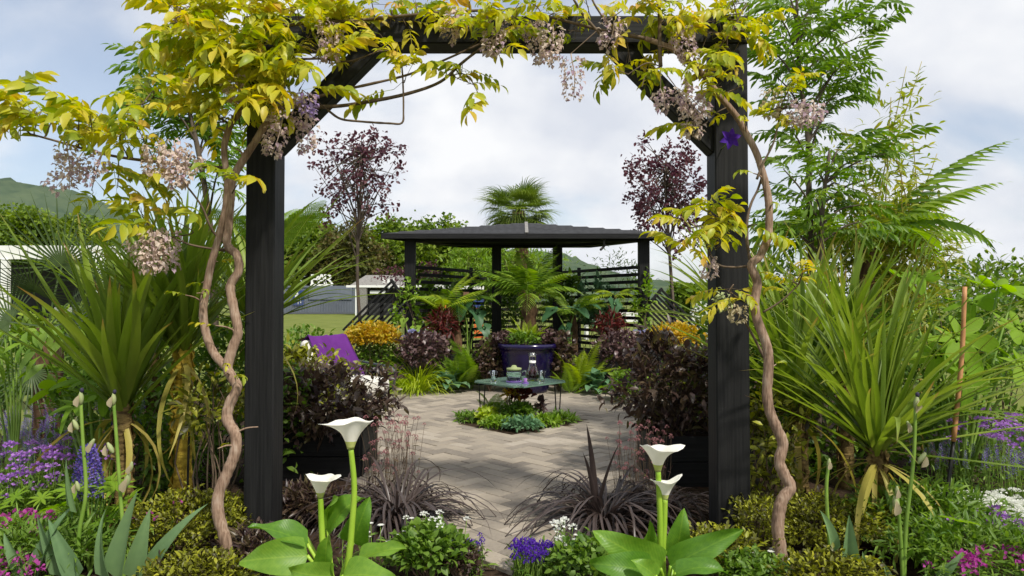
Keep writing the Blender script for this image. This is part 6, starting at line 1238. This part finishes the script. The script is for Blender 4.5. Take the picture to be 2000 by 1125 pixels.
def wisteria(label, base, trunks, branches, clusters, racemes, seed):
    rng = np.random.default_rng(seed); t = thing('wisteria', label, 'wisteria', base); allp = []
    for pts, d, r0, r1 in trunks:
        w = [P(x, y, d if np.isscalar(d) else d[0] + (d[1] - d[0]) * k / (len(pts) - 1)) for k, (x, y) in enumerate(pts)]
        if pts[0][1] > 1100: w[0].z = min(w[0].z, 0.0); w.insert(0, Vector((w[0].x, w[0].y, -0.02))) if w[0].z > 0 else None
        g = G(); p = tube(g, [list(q) for q in w], r0, r1, 12, 8, rng=rng, knob=0.04); part('trunk', g.mesh('trunk', M_['vine']), t); allp.append(p)
        sg = G()
        for k in rng.integers(len(p) // 6, len(p) - 4, 11):      # stubby side shoots and knots
            q = p[k]; dd = nrm(rnd_dirs(rng, 1, 0.0, 0.7)[0] + np.array([0, -0.4, 0])); l = rng.uniform(0.03, 0.11); e = q + dd * l; tube(sg, [q, q + dd * l * 0.5 + [0, 0, 0.008], e], 0.005, 0.0022, 5, 3)
            if rng.uniform() < 0.5: part('leaf', ws_m[k % 2], t, frames([e], [dd], rng.uniform(0.6, 1.0))[0])
            tube(sg, [q - dd * 0.004, q + dd * (r1 + 0.007)], r1 * 0.75, r1 * 0.35, 7, 2)
        part('side_shoot', sg.mesh('side_shoot', M_['vine']), t, kind='stuff')
    for pts, d, r0, r1 in branches:
        w = [P(x, y, d if np.isscalar(d) else d[0] + (d[1] - d[0]) * k / (len(pts) - 1)) for k, (x, y) in enumerate(pts)]
        g = G(); p = tube(g, [list(q) for q in w], r0, r1, 7, 6, rng=rng, knob=0.06); part('branch', g.mesh('branch', M_['twig']), t); allp.append(p)
    ap = np.concatenate(allp); tw = G(); items = []
    for (x, y, n, d, s, tb) in clusters:
        c = np.array(P(x, y, d)); k = np.argmin(np.linalg.norm(ap - c, axis=1)); s0 = ap[k]; m = (s0 + c) / 2 + rng.normal(0, 0.03, 3); tube(tw, [s0, m, c], 0.0035, 0.0018, 4, 4, cap=False)
        dr = c - s0; dr = dr / (np.linalg.norm(dr) + 1e-6)
        for i in range(n):
            f = rng.uniform(0.35, 1.0); q = (1 - f) ** 2 * s0 + 2 * f * (1 - f) * m + f * f * c; off = rng.normal(0, 0.035, 3); q2 = q + off; tube(tw, [q, q2], 0.0015, 0.0012, 3, 1, cap=False)
            dd = rnd_dirs(rng, 1, -0.35, 0.7)[0] + dr * 0.35 + np.array([0, -0.25, 0]); items.append((q2, dd, s * rng.uniform(0.7, 1.15), rng.normal(0, 0.35), tb, rng.integers(5)))
    part('twig', tw.mesh('twig', M_['twig']), t, kind='stuff')
    items.sort(key=lambda e: e[0][1]); Ms = [frames([q], [d], s, np.array([r]))[0] for q, d, s, r, tb, k in items]
    for j in range(min(300, len(items))): part('leaf', wl_m[items[j][5]], t, Ms[j])
    rest = list(range(300, len(items)))
    if rest: part('foliage', scatter('foliage', WL, np.array(Ms)[rest], np.clip(rng.uniform(0.1, 0.95, len(rest)), 0, 1), M_['wist'], which=np.array([items[j][5] for j in rest])), t, kind='stuff')
    for k, (x, y, d, L, n, m) in enumerate(racemes):
        q = P(x, y, d); kk = np.argmin(np.linalg.norm(ap - np.array(q), axis=1)); g = G(); me = raceme_scaled(L, n, seed + k, M_[m]); lean = Matrix.Rotation(rng.normal(0, 0.25), 4, 'X') @ Matrix.Rotation(rng.normal(0, 0.3), 4, 'Y'); o = part('flower_raceme', me, t, Matrix.Translation(q) @ lean)
        tube(g, [ap[kk], q], 0.003, 0.002, 4, 2, cap=False); st = part('raceme_stalk', g.mesh('raceme_stalk', M_['twig']), t)
    return t
rng = np.random.default_rng(77)
def C(lst, d0, d1, s=1.0, tb=0.5, k=0.64): return [(x + rng.normal(0, 8), y + rng.normal(0, 8), max(2, int(round(n * k))), rng.uniform(d0, d1), s, tb) for x, y, n in lst]
main = [(443, 1130), (442, 1065), (427, 1007), (427, 966), (445, 921), (459, 884), (460, 850), (444, 819), (448, 791), (463, 757), (452, 735), (445, 716), (455, 678), (465, 649), (457, 604), (450, 559), (466, 529), (463, 499), (444, 478), (447, 440), (450, 400), (455, 350), (480, 305), (500, 275), (522, 239), (552, 209)]
fork = [(446, 722), (418, 690), (402, 649), (397, 604), (405, 555), (414, 511), (430, 455), (440, 410), (444, 354), (438, 291), (451, 243), (470, 213), (470, 150), (480, 90)]
L_br = [([(552, 209), (652, 208), (730, 197), (800, 182), (860, 160), (900, 125), (940, 95), (1000, 62), (1060, 45)], (3.25, 3.30), 0.010, 0.005),
        ([(600, 195), (660, 178), (720, 165), (800, 145), (880, 112), (960, 75), (1020, 40)], (3.25, 3.3), 0.008, 0.004),
        ([(640, 215), (665, 232), (700, 237), (760, 241), (785, 240), (788, 215), (787, 160), (785, 130)], (3.22, 3.25), 0.006, 0.004),
        ([(438, 330), (403, 325), (360, 322), (313, 317), (239, 308), (179, 295), (104, 274), (60, 262)], (3.2, 2.9), 0.010, 0.004),
        ([(444, 480), (415, 450), (395, 405), (370, 370), (345, 345)], (3.2, 3.05), 0.007, 0.003),
        ([(440, 490), (380, 480), (340, 466), (300, 452)], (3.2, 3.1), 0.006, 0.003),
        ([(480, 90), (520, 60), (600, 45), (700, 40), (800, 30), (900, 22), (1000, 20)], (3.25, 3.3), 0.010, 0.006),
        ([(470, 150), (430, 110), (380, 70), (340, 40)], (3.2, 3.1), 0.008, 0.003),
        ([(470, 140), (540, 120), (620, 115), (680, 120), (740, 100)], (3.2, 3.2), 0.007, 0.003),
        ([(450, 243), (400, 215), (340, 200), (300, 190)], (3.2, 3.1), 0.006, 0.003)]
cl = C([(350, 40, 10), (400, 95, 14), (450, 60, 14), (330, 95, 9), (470, 130, 14), (520, 90, 14), (420, 160, 12), (500, 180, 12), (560, 130, 12), (600, 70, 10), (380, 180, 8), (440, 225, 8), (520, 225, 5), (560, 60, 12), (630, 110, 7), (480, 20, 12), (400, 10, 12), (340, 0, 8), (540, 20, 10), (600, 10, 8), (490, 240, 5), (460, 90, 12), (430, 40, 12), (370, 80, 12), (650, 10, 7), (520, 150, 10), (590, 170, 5)], 3.0, 3.35)
cl += C([(30, 215, 8), (80, 205, 9), (130, 230, 8), (180, 225, 8), (230, 215, 9), (270, 235, 8), (190, 262, 6), (250, 265, 6), (290, 205, 5), (50, 250, 6), (100, 245, 7), (150, 205, 4)], 2.85, 3.05, 0.9)
cl += C([(170, 370, 3), (230, 365, 4), (275, 395, 4), (300, 375, 3), (345, 435, 4), (480, 375, 4), (300, 340, 3)], 2.95, 3.1, 0.95)
cl += C([(790, 110, 6), (760, 95, 4), (850, 55, 5), (925, 165, 5), (895, 150, 4), (945, 185, 3), (690, 120, 3), (690, 55, 5), (800, 140, 3), (910, 55, 4)], 3.15, 3.3, 0.75)
cl += C([(x, 8 + 20 * (k % 3), 7) for k, x in enumerate(range(630, 1030, 32))], 3.1, 3.5, 0.8)
rc = [(590, 175, 3.1, 0.28, 260, 'wistfl'), (555, 215, 3.1, 0.22, 200, 'wistfl'), (600, 180, 3.05, 0.10, 60, 'wistvi'), (340, 275, 2.95, 0.20, 220, 'wistfl'), (310, 285, 2.95, 0.13, 150, 'wistfl'), (375, 295, 2.95, 0.16, 160, 'wistfl'), (295, 445, 3.0, 0.20, 220, 'wistfl'), (270, 460, 3.0, 0.16, 150, 'wistfl'), (325, 450, 3.0, 0.18, 160, 'wistfl'), (160, 300, 2.95, 0.20, 120, 'wistfl'), (130, 280, 2.95, 0.2, 90, 'wistfl'), (200, 300, 2.95, 0.15, 120, 'wistfl'), (645, 45, 3.15, 0.18, 200, 'wistfl'), (975, 40, 3.2, 0.19, 190, 'wistfl'), (1035, 40, 3.2, 0.20, 190, 'wistfl'), (455, 150, 3.05, 0.12, 120, 'wistfl'), (905, 20, 3.2, 0.15, 140, 'wistfl')]
wisteria('wisteria with a forked twisting trunk and a long arm of yellow leaves', (P(443, 1130, 3.05).x, 3.05, 0), [(main, (2.93, 3.2), 0.026, 0.016), (fork, (3.08, 3.2), 0.020, 0.012)], L_br, cl, rc, 301)
mainR = [(1532, 1130), (1522, 1065), (1519, 1024), (1526, 980), (1543, 952), (1532, 928), (1522, 901), (1529, 867), (1515, 832), (1503, 802), (1498, 767), (1501, 708), (1496, 671), (1478, 622), (1474, 589), (1479, 552), (1467, 518), (1485, 499), (1500, 462), (1502, 417), (1500, 385), (1492, 347), (1477, 299), (1455, 257), (1439, 228), (1405, 187), (1376, 149), (1338, 116), (1308, 93), (1260, 75)]
R_br = [([(1467, 518), (1460, 480), (1458, 440), (1466, 400), (1480, 370), (1488, 345)], (3.1, 3.15), 0.008, 0.005),
        ([(1478, 350), (1490, 320), (1510, 280), (1520, 240), (1522, 215)], (3.1, 3.1), 0.006, 0.003),
        ([(1502, 720), (1478, 670), (1455, 630), (1435, 605), (1425, 570)], (3.1, 3.1), 0.007, 0.003),
        ([(1490, 610), (1515, 595), (1535, 580), (1560, 555)], (3.1, 3.05), 0.005, 0.003),
        ([(1460, 520), (1430, 522), (1400, 515), (1380, 480), (1370, 440)], (3.1, 3.1), 0.006, 0.003),
        ([(1260, 75), (1180, 60), (1120, 45), (1060, 30)], (3.2, 3.25), 0.010, 0.005), ([(1290, 130), (1288, 80), (1288, 30), (1285, -20)], (3.18, 3.2), 0.010, 0.008),
        ([(1220, 75), (1190, 50), (1165, 15), (1150, -15)], (3.2, 3.2), 0.007, 0.004), ([(1180, 75), (1140, 30), (1115, -10)], (3.2, 3.2), 0.008, 0.005), ([(1376, 149), (1400, 100), (1430, 60), (1450, 20)], (3.2, 3.2), 0.006, 0.003)]
cl = C([(1180, 145, 5), (1230, 125, 7), (1290, 60, 6), (1340, 45, 7), (1400, 120, 7), (1430, 85, 7), (1350, 150, 6), (1400, 165, 7), (1370, 195, 5), (1445, 60, 7), (1250, 175, 3), (1320, 110, 6), (1420, 25, 7), (1440, 120, 6), (1380, 60, 6), (1210, 150, 4), (1450, 150, 4), (1350, 210, 3), (1380, 230, 3)], 3.05, 3.35, 0.72, 0.5, 0.62)
cl += C([(1350, 400, 6), (1400, 425, 7), (1375, 455, 5), (1430, 440, 5), (1345, 480, 3), (1475, 430, 3), (1420, 480, 4), (1385, 395, 5), (1410, 455, 5)], 2.95, 3.15, 0.75, 0.5, 0.6)
cl += C([(1545, 165, 3), (1525, 195, 4), (1580, 170, 3), (1500, 215, 3), (1560, 545, 3), (1535, 560, 3), (1440, 575, 3), (1450, 600, 3), (1425, 560, 2)], 3.0, 3.1, 0.6)
cl += C([(x, 10 + 20 * (k % 3), 6) for k, x in enumerate(range(1040, 1480, 32))], 3.2, 3.5, 0.7, 0.5, 0.7)
rc = [(1115, 105, 3.15, 0.21, 130, 'wistfl'), (1080, 50, 3.15, 0.18, 170, 'wistfl'), (1330, 60, 3.15, 0.15, 180, 'wistfl'), (1320, 170, 3.12, 0.20, 200, 'wistfl'), (1350, 200, 3.12, 0.16, 150, 'wistfl'), (1290, 175, 3.12, 0.10, 90, 'wistfl'), (1590, 200, 3.05, 0.10, 120, 'wistfl'), (1570, 195, 3.05, 0.12, 100, 'wistfl'), (1200, 40, 3.15, 0.14, 130, 'wistfl'), (1440, 595, 3.05, 0.08, 60, 'papery'), (1425, 575, 3.05, 0.07, 50, 'pod'), (1510, 175, 3.05, 0.12, 90, 'papery'), (1385, 500, 3.05, 0.10, 70, 'wistfl')]
wisteria('wisteria with a single snaking trunk crossing the arch top', (P(1532, 1130, 3.05).x, 3.05, 0), [(mainR, (2.93, 3.2), 0.027, 0.012)], R_br, cl, rc, 302)
# clematis bloom on the post
q = P(1425, 272, 3.2); t = thing('clematis', 'single purple clematis bloom on the arch post beside the vine', 'flower', tuple(q)); me = leaflet_t(1, 0.55, 0.2, 0.9, 5).mesh('petal', M_['violetp'] if 'violetp' in M_ else M_['violet'])
for i in range(6):
    a = i * 1.047 + 0.3; part('petal', me, t, frames([list(q)], [[math.cos(a), -0.55, math.sin(a)]], 0.055, up=(0, -1, 0))[0])
g = G(); tube(g, [q + Vector((0, 0.14, -0.02)), q + Vector((0.01, 0.05, 0.0)), q], 0.003, 0.002, 5, 3); part('stem', g.mesh('stem', M_['stemgreen']), t)
# thin air between the garden and the hills
me = box_mesh('haze', 6000, 3600, 420, M_['black'], 0); me.materials.clear(); hm = bpy.data.materials.new('haze'); hm.use_nodes = True; hn = hm.node_tree; hn.nodes.clear()
ho = hn.nodes.new('ShaderNodeOutputMaterial'); hv = hn.nodes.new('ShaderNodeVolumePrincipled'); hv.inputs['Density'].default_value = 0.000025; hv.inputs['Color'].default_value = (0.86, 0.92, 1.0, 1); hn.links.new(hv.outputs[0], ho.inputs['Volume'])
me.materials.append(hm); o = part('haze', me, None, Matrix.Translation((0, 1400, -6))); o['kind'] = 'stuff'
for o in list(bpy.data.objects):
    if '_w' in o.keys(): del o['_w']
